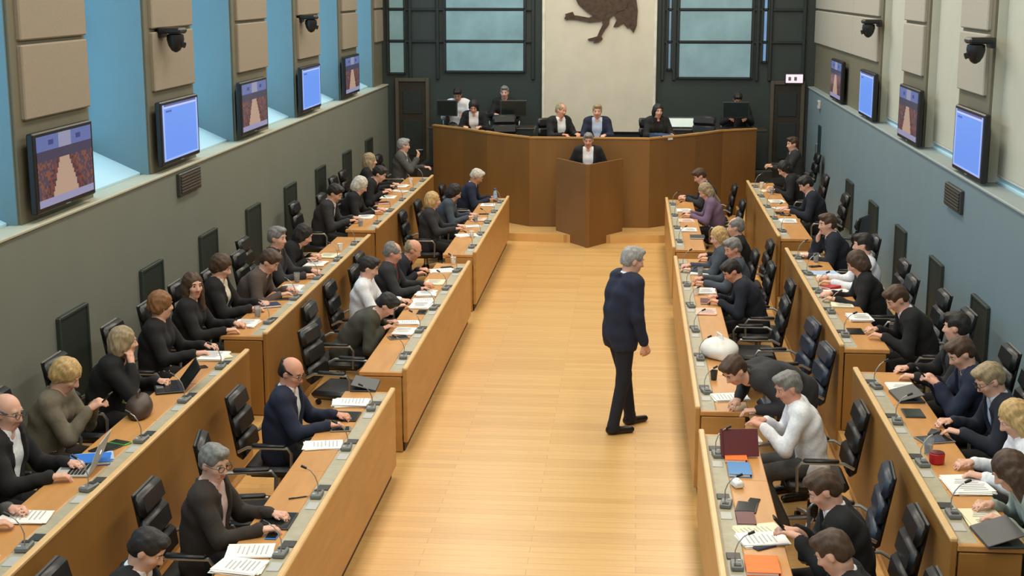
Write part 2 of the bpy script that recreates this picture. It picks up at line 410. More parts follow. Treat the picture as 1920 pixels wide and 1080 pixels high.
# ------------------------------------------------------------------ screens, cameras, boxes and slots on the side walls
def screen_mesh(kind, w, h):
    nx, nz = 44, 28
    v = []; f = []; cols = []
    for j in range(nz + 1):
        for i in range(nx + 1): v.append(((i / nx - .5) * w, 0, (j / nz - .5) * h))
    r = random.Random(3)
    for j in range(nz):
        for i in range(nx):
            a = j * (nx + 1) + i; f.append((a, a + 1, a + nx + 2, a + nx + 1))
            x, y = (i + .5) / nx - .5, (j + .5) / nz
            if kind == 'doc':
                c = (104, 152, 244) if y < .97 else (80, 90, 160)
                if .84 < y < .88 and -.42 < x < -.26: c = (60, 96, 190)
                if .93 < y < .97: c = (190, 200, 250)
                if x < -.46 or x > .46 or y < .03: c = (160, 186, 250)
            else:
                vis = (.76 - y) / .76
                if y > .78: c = (96, 112, 170) if abs(x) > .12 else (150, 150, 180)
                elif y > .66: c = (58, 56, 84)
                elif abs(x + .02) < .05 + .22 * vis: c = (186, 156, 136)
                elif abs(x + .02) < .10 + .34 * vis: c = (112, 58, 56) if r.random() < .6 else (60, 44, 60)
                else: c = (70, 58, 82) if r.random() < .55 else (126, 74, 58)
                if y < .1: c = (150, 150, 186)
                if .84 < y < .94 and .2 < abs(x) < .3: c = (52, 62, 130)
            cols.append(lin(c))
    me = bpy.data.meshes.new('screen_picture'); me.from_pydata(v, [], f)
    at = me.color_attributes.new('pic', 'FLOAT_COLOR', 'CORNER')
    buf = []
    for c in cols: buf += [*c, 1.0] * 4
    at.data.foreach_set('color', buf)
    return me
def screen_mat(name, st):
    m = bpy.data.materials.new(name); m.use_nodes = True; nt = m.node_tree; b = nt.nodes['Principled BSDF']
    a = nt.nodes.new('ShaderNodeVertexColor'); a.layer_name = 'pic'
    b.inputs['Base Color'].default_value = (.02, .02, .02, 1); b.inputs['Roughness'].default_value = .25
    nt.links.new(a.outputs[0], b.inputs['Emission Color']); b.inputs['Emission Strength'].default_value = st
    return m
SCR = {}
for kd, st in (('doc', .95), ('room', .85)):
    SCR[kd] = screen_mesh(kd, 1.19, .58); SCR[kd].materials.append(screen_mat('screen ' + kd, st))
def tv(side, yc, zc, kind, label, dim=1.0):
    e = empty('wall_screen', (side * (WX + .015), yc, zc - .33), (math.pi / 2 if side < 0 else -math.pi / 2))
    # local -y faces the room
    MB().box((0, .0, .33), (1.29, .06, .66), .012).build('casing', M_BLACK, e)
    MB().box((0, .05, .33), (.5, .06, .3), .01).build('wall_bracket', M_DGREY, e)
    p = link('screen_picture', SCR[kind], e); p.location = (0, -.0335, .335)
    MB().box((0, -.032, .012), (.1, .004, .008)).build('status_light', M_GREY, e)
    tag(e, label, 'screen', 'screens along the side walls')
for i, (yc, kd) in enumerate(((11.82, 'room'), (15.0, 'doc'), (18.05, 'room'), (21.35, 'doc'), (24.55, 'room'))):
    tv(-1, yc, 2.70, kd, 'wall screen %s, %s from camera on the left wall' % ('with blue page' if kd == 'doc' else 'relaying the chamber', ORD[i + 1]))
for i, (yc, kd) in enumerate(((14.72, 'doc'), (17.95, 'room'), (21.2, 'doc'), (24.4, 'room'))):
    tv(1, yc, 2.66, kd, 'wall screen %s, %s from camera on the right wall' % ('with blue page' if kd == 'doc' else 'relaying the chamber', ORD[i + 1]))
def dome_camera(side, y, z, label):
    e = empty('surveillance_camera', (side * (WX + .06), y, z), math.pi / 2 if side < 0 else -math.pi / 2)
    MB().box((0, -.01, .1), (.2, .05, .1), .01).build('wall_plate', M_BLACK, e)
    MB().box((0, -.12, .12), (.26, .24, .06), .02).build('bracket', M_BLACK, e)
    MB().lathe([(.05, .09), (.085, .08), (.09, .03), (.075, -.03), (.045, -.08), (.012, -.1)], 16, c=(0, -.15, 0)).build('camera_head', M_BLACK, e, True)
    MB().tube([(0, -.22, -.02), (0, -.25, -.03)], .03, 12).build('lens', M_DEVGL, e, True)
    tag(e, label, 'camera', 'cameras on the side walls')
dome_camera(-1, 14.72, 3.62, 'black swivel camera nearest on the left wall'); dome_camera(-1, 21.1, 3.62, 'black swivel camera farther along the left wall')
dome_camera(1, 14.3, 3.56, 'black swivel camera nearest on the right wall'); dome_camera(1, 20.8, 3.58, 'black swivel camera farther along the right wall')
for s, y, z, m, lb in ((-1, 15.18, 2.12, mat('dark brown grille', (58, 48, 34), .6), 'left'), (1, 15.15, 2.04, mat('dark olive grille', (44, 42, 30), .6), 'right')):
    e = empty('wall_speaker', (s * (WX - .005), y, z - .11), math.pi / 2 if s < 0 else -math.pi / 2)
    MB().box((0, -.01, .11), (.76, .05, .24), .008).build('speaker_case', M_DGREY, e)
    for k in range(6): MB().box((0, -.04, .03 + k * .032), (.68, .012, .024), .004).build('grille_slat', m, e)
    tag(e, 'flat dark loudspeaker below the %s wall ledge' % lb, 'speaker')
k = 0
for s, ys, zt in ((-1, [9.75, 11.75, 13.83, 15.8, 17.78, 19.8, 21.8, 23.9, 25.95], 1.44), (1, [9.7, 11.7, 13.75, 15.8, 17.95, 20.05, 22.3], 1.24)):
    for i, y in enumerate(ys):
        e = empty('wall_niche_panel', (s * (WX - .003), y, .5), math.pi / 2 if s < 0 else -math.pi / 2)
        h = zt - .5
        MB().box((0, -.008, h / 2), (.62, .03, h), .012).build('panel', M_GREEN, e)
        f = MB()
        for sx in (-1, 1): f.box((sx * .315, -.01, h / 2), (.03, .05, h + .03), .006)
        f.box((0, -.01, h + .005), (.6, .05, .03), .006); f.build('panel_frame', mat('slot frame', (44, 54, 47), .6), e)
        tag(e, 'dark green panel in the lower %s wall, %s from camera' % ('left' if s < 0 else 'right', ORD[i + 1]), 'wall panel', 'dark panels along the lower walls')
e = empty('door_pull_recess', (WX - .003, 26.2, .9), -math.pi / 2)
MB().box((0, -.006, .42), (.3, .03, .84), .01).build('recess', mat('deep teal recess', (24, 44, 54), .5), e); MB().tube([(-.08, -.03, .3), (-.08, -.06, .3), (-.08, -.06, .5), (-.08, -.03, .5)], .012).build('pull', M_ALU, e)
tag(e, 'narrow dark recess at the far end of right wall', 'recess')
e = empty('thermostat', (WX - .003, 26.35, 2.03), -math.pi / 2)
MB().box((0, -.02, .07), (.2, .05, .15), .012).build('case', M_LGREY, e); MB().box((0, -.047, .09), (.1, .008, .05), .003).build('display', M_GREY, e)
tag(e, 'small pale control box at far end of right wall', 'control box')

# ------------------------------------------------------------------ desks
def desk_block(side, front, base, y0, y1, label, panel_mat):
    """front = distance of the aisle face from the centre line; base = floor level under the seats"""
    s = side; top = base + .80
    e = empty('desk_block', (s * front, (y0 + y1) / 2, 0)); L = y1 - y0
    X = lambda d: s * d          # distance outward from the aisle face
    MB().box((X(.02), 0, .05 + (top - .06) / 2 + .02), (.04, L, top - .11), .006).build('front_panel', panel_mat, e)
    MB().box((X(.06), 0, .04), (.05, L - .1, .08)).build('plinth', M_PLINTH, e)
    MB().box((X(.02), 0, top - .01), (.045, L, .03), .008).build('edge_rail', M_EDGE, e)
    MB().box((X(.105), 0, base + .745), (.13, L - .02, .03), .005).build('equipment_strip', M_STRIP, e)
    n = max(1, round(L / 1.05))
    for k in range(n):           # one worktop board for each seat
        MB().box((X(.17 + (DD - .17) / 2), -L / 2 + (k + .5) * L / n, base + .7425), (DD - .17, L / n - .004, .035), .006).build('worktop_board', M_TOP, e)
        yk = -L / 2 + (k + .5) * L / n
        MB().box((X(.105), yk + .17, base + .764), (.085, .10, .010), .003).build('keypad', M_DGREY, e)
        MB().box((X(.105), yk - .19, base + .7625), (.075, .13, .006), .002).build('socket_plate', M_LGREY, e)
    for sy in (-1, 1):
        MB().box((X(.23), sy * (L / 2 - .02), base + .36), (.36, .04, .71), .006).build('end_panel', panel_mat, e)
        MB().box((X(.24), sy * (L / 2 - .02), base + .742), (.4, .045, .04), .006).build('end_rail', M_TOP, e)
    MB().box((X(.40), 0, base + .69), (.02, L - .1, .06), .004).build('apron', panel_mat, e)
    tag(e, label, 'desk', 'long oak desks along the aisle')
    return e
BLK = {'LA': [(5.6, 11.85), (12.5, 17.72), (18.35, 23.45)], 'LW': [(6.0, 12.0), (12.62, 17.95), (18.5, 23.86)],
       'RA': [(5.6, 10.88), (11.5, 18.28), (18.95, 23.5)], 'RW': [(8.0, 11.82), (12.6, 17.42), (18.3, 23.6)]}
ROWNAME = {'LA': 'left aisle row', 'LW': 'left wall row', 'RA': 'right aisle row', 'RW': 'right wall row'}
RS = {'LA': (-1, D1, 0.0), 'LW': (-1, D2, PLAT), 'RA': (1, D1, 0.0), 'RW': (1, D2, PLAT)}
for rw, bl in BLK.items():
    s, fr, ba = RS[rw]
    for i, (a, c) in enumerate(bl):
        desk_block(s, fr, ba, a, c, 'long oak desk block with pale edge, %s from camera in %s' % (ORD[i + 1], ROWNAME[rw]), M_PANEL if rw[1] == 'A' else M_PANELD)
e = empty('desk_block', (D2, 7.0, 0))
MB().box((.02, -.1, .5), (.04, 1.5, .9), .006).build('front_panel', M_PANEL, e)
MB().box((.24, .0, .86), (.44, 1.5, .035), .006).build('worktop_board', M_TOP, e); MB().box((.24, .72, .42), (.4, .04, .84), .006).build('end_panel', M_PANELD, e)
tag(e, 'lower oak desk end cut by the bottom right corner', 'desk', 'long oak desks along the aisle')

# rostrum
e = empty('rostrum', (0, 25, 0)); tag(e, 'wide angled oak rostrum across the far end of the chamber', 'rostrum')
for i in range(len(ROS) - 1):
    (xa, ya), (xb, yb) = ROS[i], ROS[i + 1]
    n = Vector((-(yb - ya), xb - xa)).normalized() * .04
    MB().prism([(xa, ya - 25), (xb, yb - 25), (xb + n.x, yb + n.y - 25), (xa + n.x, ya + n.y - 25)], .13, 1.65).build('front_facet', M_ROS, e)
    MB().prism([(xa - n.x * .3, ya - n.y * .3 - 25), (xb - n.x * .3, yb - n.y * .3 - 25), (xb + n.x * 1.6, yb + n.y * 1.6 - 25), (xa + n.x * 1.6, ya + n.y * 1.6 - 25)], 1.648, 1.675).build('top_rail', M_PANEL, e)
    MB().prism([(xa + n.x, ya + n.y - 25), (xb + n.x, yb + n.y - 25), (xb + n.x * 13, yb + n.y * 13 - 25), (xa + n.x * 13, ya + n.y * 13 - 25)], 1.565, 1.6).build('worktop_board', M_TOP, e)
# speaker's lectern: a wedge of two panels, open at the back
e = empty('lectern', (0.02, 23.16, 0)); tag(e, 'tall wedge-shaped oak lectern before the rostrum', 'lectern')
for s in (-1, 1):
    a, c = Vector((0, 0)), Vector((s * .56, .9)); n = Vector((-(c - a).y, (c - a).x)).normalized() * (.04 * (-s) * -1)
    poly = [(a.x, a.y), (c.x, c.y), (c.x + n.x, c.y + n.y), (a.x + n.x, a.y + n.y)]
    if s < 0: poly = [(a.x, a.y), (a.x + n.x, a.y + n.y), (c.x + n.x, c.y + n.y), (c.x, c.y)]
    MB().prism(poly, 0.0, 1.36).build('front_panel', M_ROS if s > 0 else mat('grey-brown oak veneer', (126, 92, 58), .4, var=.1, scale=1.4), e)
MB().prism([(0, .08), (.36, .62), (-.36, .62)], 1.27, 1.3).build('reading_shelf', M_TOP, e)
MB().tube([(.1, .4, 1.3), (.1, .42, 1.42), (.08, .46, 1.5)], .008).build('microphone', M_BLACK, e)

# ------------------------------------------------------------------ chairs
def make_chair(name, leather):
    e = empty(name)
    # seat cushion, rounded
    b = MB(); b.box((0, 0, .43), (.50, .48, .075), .03); b.build('seat', leather, e, True)
    MB().box((0, 0, .385), (.40, .38, .03), .01).build('seat_pan', M_BLACK, e)
    for k, (z, h) in enumerate(((.60, .17), (.775, .17), (.945, .16))):      # three padded back sections
        tilt = math.radians(-8 - 3 * k)
        MB().box((0, -.255 - .035 * k, z), (.47 - .02 * k, .07, h), .03, rx=-tilt).build('back_pad', leather, e, True)
    MB().box((0, -.325, .78), (.40, .02, .50), .01, rx=math.radians(10)).build('back_shell', M_BLACK, e)
    for s in (-1, 1):
        MB().tube([(s * .265, .16, .41), (s * .285, .17, .60), (s * .285, .14, .645), (s * .285, -.18, .645), (s * .27, -.26, .60)], .013, 8).build('arm_frame', M_ALU, e, True)
        MB().box((s * .285, -.01, .665), (.055, .27, .025), .011).build('arm_pad', M_BLACK, e, True)
    MB().tube([(0, 0, .37), (0, 0, .24)], .03, 12).build('gas_lift', M_ALU, e, True)
    MB().lathe([(.03, .25), (.045, .23), (.045, .09), (.035, .08)], 14).build('column', M_BLACK, e, True)
    for k in range(5):
        a = 2 * math.pi * k / 5 + .3
        lg = MB().tube([(0, 0, .11), (.16 * math.cos(a), .16 * math.sin(a), .095), (.28 * math.cos(a), .28 * math.sin(a), .075)], [.024, .02, .014], 8).build('base_leg', M_ALU, e, True)
        MB().tube([(.28 * math.cos(a) - .018 * math.sin(a), .28 * math.sin(a) + .018 * math.cos(a), .028), (.28 * math.cos(a) + .018 * math.sin(a), .28 * math.sin(a) - .018 * math.cos(a), .028)], .028, 10).build('castor', M_BLACK, lg, True)
    return e
CH = {'black': make_chair('office_chair', M_LEATH), 'navy': make_chair('office_chair', M_NAVYL)}
CH_USED = {'black': False, 'navy': False}
def chair(x, y, z, rz, label, kind='black'):
    if not CH_USED[kind]: c = CH[kind]; CH_USED[kind] = True
    else: c = copy_tree(CH[kind])
    c.location = (x, y, z); c.rotation_euler = (0, 0, rz)
    tag(c, label, 'chair', 'office chairs behind the desks')
    return c

# ------------------------------------------------------------------ figures: one continuous body from blended volumes
class Vol:
    """scalar field on a grid; shapes are blended in locally, then surfaced (naive surface nets)"""
    def __init__(s, lo, hi, h):
        s.h = h; s.lo = np.array(lo, float); s.n = np.ceil((np.array(hi) - s.lo) / h).astype(int) + 1
        s.F = np.full(tuple(s.n), 1.0, np.float32); s.L = np.zeros(tuple(s.n), np.int8)
        s.ax = [s.lo[i] + h * np.arange(s.n[i]) for i in range(3)]
    def _sl(s, lo, hi):
        a = np.clip(np.floor((np.array(lo) - s.lo) / s.h).astype(int), 0, s.n); b = np.clip(np.ceil((np.array(hi) - s.lo) / s.h).astype(int) + 1, 0, s.n)
        if (b <= a).any(): return None, None
        sl = tuple(slice(a[i], b[i]) for i in range(3))
        return sl, (s.ax[0][sl[0]][:, None, None], s.ax[1][sl[1]][None, :, None], s.ax[2][sl[2]][None, None, :])
    def _mix(s, sl, d, k, lab):
        A = s.F[sl]; d = d.astype(np.float32)
        s.L[sl] = np.where(d < A, lab, s.L[sl])
        hh = np.maximum(k - np.abs(A - d), 0) / k
        s.F[sl] = np.minimum(A, d) - hh * hh * k * .25
    def cap(s, a, b, ra, rb=None, k=.02, lab=0, flat=None):
        a = np.array(a, float); b = np.array(b, float); rb = ra if rb is None else rb
        m = max(ra, rb) + k + 2 * s.h
        sl, P = s._sl(np.minimum(a, b) - m, np.maximum(a, b) + m)
        if sl is None: return s
        X, Y, Z = P[0] - a[0], P[1] - a[1], P[2] - a[2]; ab = b - a; l2 = max(ab @ ab, 1e-9)
        t = np.clip((X * ab[0] + Y * ab[1] + Z * ab[2]) / l2, 0, 1)
        qx, qy, qz = X - t * ab[0], Y - t * ab[1], Z - t * ab[2]
        d2 = qx * qx + qy * qy + qz * qz
        if flat is not None:
            n, fc = np.array(flat[0], float), flat[1]; c = qx * n[0] + qy * n[1] + qz * n[2]; d2 = d2 + c * c * (fc * fc - 1)
        s._mix(sl, np.sqrt(d2) - (ra + (rb - ra) * t), k, lab); return s
    def _ell(s, c, R, rad, m):
        c = np.array(c, float); rad = np.array(rad, float); R = np.eye(3) if R is None else R
        ext = np.abs(R) @ rad + m
        sl, P = s._sl(c - ext, c + ext)
        if sl is None: return None, None
        X, Y, Z = P[0] - c[0], P[1] - c[1], P[2] - c[2]
        q = [X * R[0, i] + Y * R[1, i] + Z * R[2, i] for i in range(3)]
        k0 = np.sqrt(sum((q[i] / rad[i]) ** 2 for i in range(3))); k1 = np.sqrt(sum((q[i] / rad[i] ** 2) ** 2 for i in range(3))) + 1e-6
        return sl, k0 * (k0 - 1) / k1
    def ell(s, c, rad, R=None, k=.02, lab=0):
        sl, d = s._ell(c, R, rad, k + 2 * s.h)
        if sl is not None: s._mix(sl, d, k, lab)
        return s
    def cut_ell(s, c, rad, R=None, k=.008):
        sl, d = s._ell(c, R, rad, k + 2 * s.h)
        if sl is None: return s
        A = s.F[sl]; d = -d.astype(np.float32); hh = np.maximum(k - np.abs(A - d), 0) / k
        s.F[sl] = np.maximum(A, d) + hh * hh * k * .25; return s
    def cut(s, fn):
        X, Y, Z = s.ax[0][:, None, None], s.ax[1][None, :, None], s.ax[2][None, None, :]
        s.F = np.maximum(s.F, -fn(X, Y, Z)).astype(np.float32); return s
    def surf(s):
        F = s.F; F[0] = F[-1] = 1; F[:, 0] = F[:, -1] = 1; F[:, :, 0] = F[:, :, -1] = 1
        I = F < 0; n = F.shape
        cnt = np.zeros((n[0] - 1, n[1] - 1, n[2] - 1), np.int8)
        for i in (0, 1):
            for j in (0, 1):
                for k in (0, 1): cnt += I[i:n[0] - 1 + i, j:n[1] - 1 + j, k:n[2] - 1 + k]
        cell = np.argwhere((cnt > 0) & (cnt < 8))
        if len(cell) == 0: return None
        idm = np.full(cnt.shape, -1, np.int32); idm[tuple(cell.T)] = np.arange(len(cell))
        acc = np.zeros((len(cell), 3)); num = np.zeros(len(cell))
        cor = [(i, j, k) for i in (0, 1) for j in (0, 1) for k in (0, 1)]
        val = {c: F[cell[:, 0] + c[0], cell[:, 1] + c[1], cell[:, 2] + c[2]].astype(float) for c in cor}
        for c in cor:
            for a in range(3):
                if c[a]: continue
                d = list(c); d[a] = 1; d = tuple(d)
                va, vb = val[c], val[d]; mk = (va < 0) != (vb < 0)
                t = np.where(mk, va / np.where(mk, va - vb, 1), 0)
                p = np.tile(np.array(c, float), (len(cell), 1)); p[:, a] += t
                acc += p * mk[:, None]; num += mk
        V = s.lo + s.h * (cell + acc / num[:, None])
        lab = s.L[tuple((cell + (acc / num[:, None] > .5)).T)]
        Q = []
        for a in range(3):
            b, c = (a + 1) % 3, (a + 2) % 3
            s0 = [slice(None)] * 3; s1 = [slice(None)] * 3; s0[a] = slice(0, n[a] - 1); s1[a] = slice(1, n[a])
            ch = I[tuple(s0)] != I[tuple(s1)]
            E = np.argwhere(ch); E = E[(E[:, b] > 0) & (E[:, c] > 0) & (E[:, b] < n[b] - 1) & (E[:, c] < n[c] - 1)]
            ins = I[tuple(E.T)]
            def g(db, dc):
                q = E.copy(); q[:, b] += db; q[:, c] += dc; return idm[tuple(q.T)]
            q = np.stack([g(-1, -1), g(0, -1), g(0, 0), g(-1, 0)], 1)
            q[~ins] = q[~ins][:, ::-1]; Q.append(q)
        return V, np.concatenate(Q), lab
def vol_mesh(name, vol, nslots):
    V, Q, lab = vol.surf()
    me = bpy.data.meshes.new(name)
    me.vertices.add(len(V)); me.vertices.foreach_set('co', V.astype(np.float32).ravel())
    me.loops.add(Q.size); me.loops.foreach_set('vertex_index', Q.ravel().astype(np.int32))
    me.polygons.add(len(Q)); me.polygons.foreach_set('loop_start', np.arange(0, Q.size, 4, dtype=np.int32))
    try: me.polygons.foreach_set('loop_total', np.full(len(Q), 4, np.int32))
    except Exception: pass
    if nslots > 1: me.polygons.foreach_set('material_index', np.minimum(lab[Q[:, 0]], nslots - 1).astype(np.int32))
    me.polygons.foreach_set('use_smooth', np.ones(len(Q), bool))
    for k in range(nslots): me.materials.append(None)
    me.update(calc_edges=True); me.validate(); return me
def rotm(yaw=0, pitch=0, roll=0):
    """pitch > 0 looks down, yaw > 0 turns to the figure's left"""
    return np.array((Euler((0, 0, math.radians(yaw))).to_matrix() @ Euler((-math.radians(pitch), 0, 0)).to_matrix() @ Euler((0, math.radians(roll), 0)).to_matrix()))
def skeleton(p):
    """joint positions from the pose; local frame: facing +y, origin on the floor below the hips"""
    st = p.get('stand', False); fw = .9 if p.get('fem') else 1.0
    a0 = math.radians(p.get('lean', 5)); hu = math.radians(p.get('hunch', 10))
    dr = lambda a: np.array([0, math.sin(a), math.cos(a)])
    hip = np.array([0, p.get('hipy', 0.0), .94 if st else .55])
    w = hip + .18 * dr(a0); c = w + .16 * dr(a0 + .5 * hu); sh = c + .12 * dr(a0 + hu); nb = sh + .05 * dr(a0 + hu)
    hp = p.get('pitch', 10)
    ha = (a0 + hu) * .55 + math.radians(hp) * .3
    head = nb + .135 * dr(ha) + np.array([0, .012, 0])
    hx = p.get('tilt', 0)
    head = head + np.array([.135 * math.sin(math.radians(hx)), 0, 0])
    K = dict(hip=hip, waist=w, chest=c, sh=sh, nb=nb, head=head, R=rotm(p.get('yaw', 0), hp, hx), a=a0 + .5 * hu, ash=a0 + hu, fw=fw)
    K['S'] = {}
    for s in (-1, 1):
        S = sh + np.array([s * .172 * fw, 0, -.012])
        t = np.array(p.get('rh' if s > 0 else 'lh', (s * .15, .42, .80)), float)
        hint = np.array(p.get('re' if s > 0 else 'le', (s * .6, -.35, -1.0)), float)
        u, f = .285, .255
        v = t - S; d = np.linalg.norm(v)
        if d > (u + f) * .985: t = S + v / d * (u + f) * .985; v = t - S; d = np.linalg.norm(v)
        n = v / d; x = (u * u - f * f + d * d) / (2 * d); y = math.sqrt(max(u * u - x * x, 0))
        hv = hint - n * (hint @ n); hv /= np.linalg.norm(hv)
        E_ = S + n * x + hv * y
        dirn = p.get('rd' if s > 0 else 'ld')
        fd = (t - E_) / np.linalg.norm(t - E_)
        dirn = fd * .6 + np.array([-s * .25, .75, 0.0]) if dirn is None else np.array(dirn, float)
        dirn = dirn / np.linalg.norm(dirn)
        nr = np.array(p.get('rn' if s > 0 else 'ln', (0, 0, -1)), float); nr = nr - dirn * (nr @ dirn); nr /= np.linalg.norm(nr)
        K['S'][s] = (S, E_, t, dirn, nr)
    return K
def build_body(p, h, slim=False):
    K = skeleton(p); st = p.get('stand', False); fw = K['fw']; bw = p.get('bulk', 1.0)
    X = np.array([1.0, 0, 0])
    pts = [K['hip'], K['head'], K['nb']] + [q for s in (-1, 1) for q in (K['S'][s][0], K['S'][s][1], K['S'][s][2] + K['S'][s][3] * .2)]
    pts = np.array(pts)
    lo = np.minimum(pts.min(0), (-.25, -.2, 0)) - .2; hi = np.maximum(pts.max(0), (.25, .2 if st else .66, 0)) + .2
    lo[2] = -.03
    V = Vol(lo, hi, h)
    f0 = (0, 1, 0)
    # trunk
    V.cap(K['hip'] - X * .085, K['hip'] + X * .085, .105 * bw, k=.03, lab=1)
    V.cap(K['hip'] - X * .05, K['waist'] - X * .05, .105 * bw, .10 * bw, k=.05, lab=0); V.cap(K['hip'] + X * .05, K['waist'] + X * .05, .105 * bw, .10 * bw, k=.05, lab=0)
    V.cap(K['waist'] - X * .06, K['chest'] - X * .075 * fw, .10 * bw, .105, k=.05); V.cap(K['waist'] + X * .06, K['chest'] + X * .075 * fw, .10 * bw, .105, k=.05)
    V.cap(K['chest'] - X * .08 * fw, K['sh'] - X * .10 * fw, .10, .07, k=.05); V.cap(K['chest'] + X * .08 * fw, K['sh'] + X * .10 * fw, .10, .07, k=.05)
    V.cap(K['sh'] - X * .155 * fw, K['sh'] + X * .155 * fw, .056, k=.05)
    # legs
    for s in (-1, 1):
        if st:
            hp, kn, an = K['hip'] + (s * .09, 0, -.03), np.array(p['kn%d' % (s > 0)], float), np.array(p['an%d' % (s > 0)], float)
        else:
            hp, kn, an = K['hip'] + (s * .09, .02, -.005), np.array([s * .13, .42, .50]), np.array([s * .13, .27 + .05 * s, .10])
        V.cap(hp, kn, .092 * bw, .064, k=.03, lab=1); V.cap(kn, an, .064, .052, k=.03, lab=1)
        if st: V.cap(an, an + (0, 0, -.03), .055, .058, k=.01, lab=1)
        ft = p.get('foot%d' % (s > 0), (0, 1))
        fd = np.array([ft[0], ft[1], 0.0]); fd /= np.linalg.norm(fd)
        heel = np.array([an[0], an[1], .038]) - fd * .03
        V.cap(heel, heel + fd * .2 + (0, 0, -.006), .042, .034, k=.012, lab=2, flat=((0, 0, 1), 1.15)); V.cap(an, heel + (0, 0, .01), .044, .04, k=.01, lab=2)
    # arms and hands
    for s in (-1, 1):
        S, El, Wr, dn, nr = K['S'][s]
        V.cap(S, El, .052, .041, k=.03); V.cap(El, Wr, .042, .028, k=.02)
        ac = np.cross(dn, nr)                      # across the palm
        pe = Wr + dn * .088
        V.cap(Wr + dn * .012, Wr + dn * .03, .026, .027, k=.015, flat=(nr, 1.4))
        V.cap(Wr + dn * .035 - ac * .018, pe - ac * .026, .021, .018, k=.012, flat=(nr, 1.5)); V.cap(Wr + dn * .035 + ac * .018, pe + ac * .026, .021, .018, k=.012, flat=(nr, 1.5))
        rr = max(.0088, .72 * h)
        curl = math.radians(p.get('curl', 28))
        for q, ln in zip((-1.5, -.5, .5, 1.5), (.062, .078, .083, .075) if s > 0 else (.075, .083, .078, .062)):
            b0 = pe + ac * (.0205 * q) - dn * .008
            d1 = dn * math.cos(curl) + nr * math.sin(curl); d2 = dn * math.cos(2.1 * curl) + nr * math.sin(2.1 * curl)
            m = b0 + d1 * ln * .52
            V.cap(b0, m, rr * 1.05, rr, k=.004); V.cap(m, m + d2 * ln * .5, rr, rr * .88, k=.004)
        ti = np.cross(nr, dn) * (1 if s > 0 else -1)
        ti = ti if (ti @ X) * s < 0 else -ti         # thumb on the inner side
        t0 = Wr + dn * .03 + ti * .024; t1 = t0 + dn * .035 + ti * .026 + nr * .008; t2 = t1 + dn * .033 + ti * .004 + nr * .01
        V.cap(t0, t1, rr * 1.3, rr * 1.1, k=.008); V.cap(t1, t2, rr * 1.1, rr * .9, k=.004)
    # neck and head
    R = K['R']; H = lambda x, y, z: K['head'] + R @ np.array([x, y, z], float)
    hs = .95 if p.get('fem') else 1.0
    V.cap(K['nb'] + (0, 0, -.02), H(0, -.02, -.07), .062 * hs, .054 * hs, k=.03)
    V.ell(H(0, -.012, .03), np.array((.077, .095, .088)) * hs, R, k=.02)
    V.ell(H(0, .022, -.035), np.array((.062, .070, .084)) * hs, R, k=.03)
    V.ell(H(0, .050, -.092), (.032, .032, .026), R, k=.02)
    V.cap(H(-.034, .070, .032), H(.034, .070, .032), .016, k=.012)
    for s in (-1, 1):
        V.ell(H(s * .040, .062, -.022), (.022, .02, .02), R, k=.02)
        V.cut_ell(H(s * .031, .098, .010), (.017, .02, .011), R)
        V.ell(H(s * .078 * hs, -.006, -.008), (.010, .021, .033), R, k=.006)
    V.cap(H(0, .086, .012), H(0, .107, -.026), .009, .0135, k=.01); V.cap(H(-.012, .094, -.03), H(.012, .094, -.03), .010, k=.008)
    V.cap(H(-.02, .083, -.060), H(.02, .083, -.060), .0085, k=.006, lab=3); V.cap(H(-.016, .082, -.072), H(.016, .082, -.072), .0085, k=.006, lab=3)
    return vol_mesh('body', V, 4), K
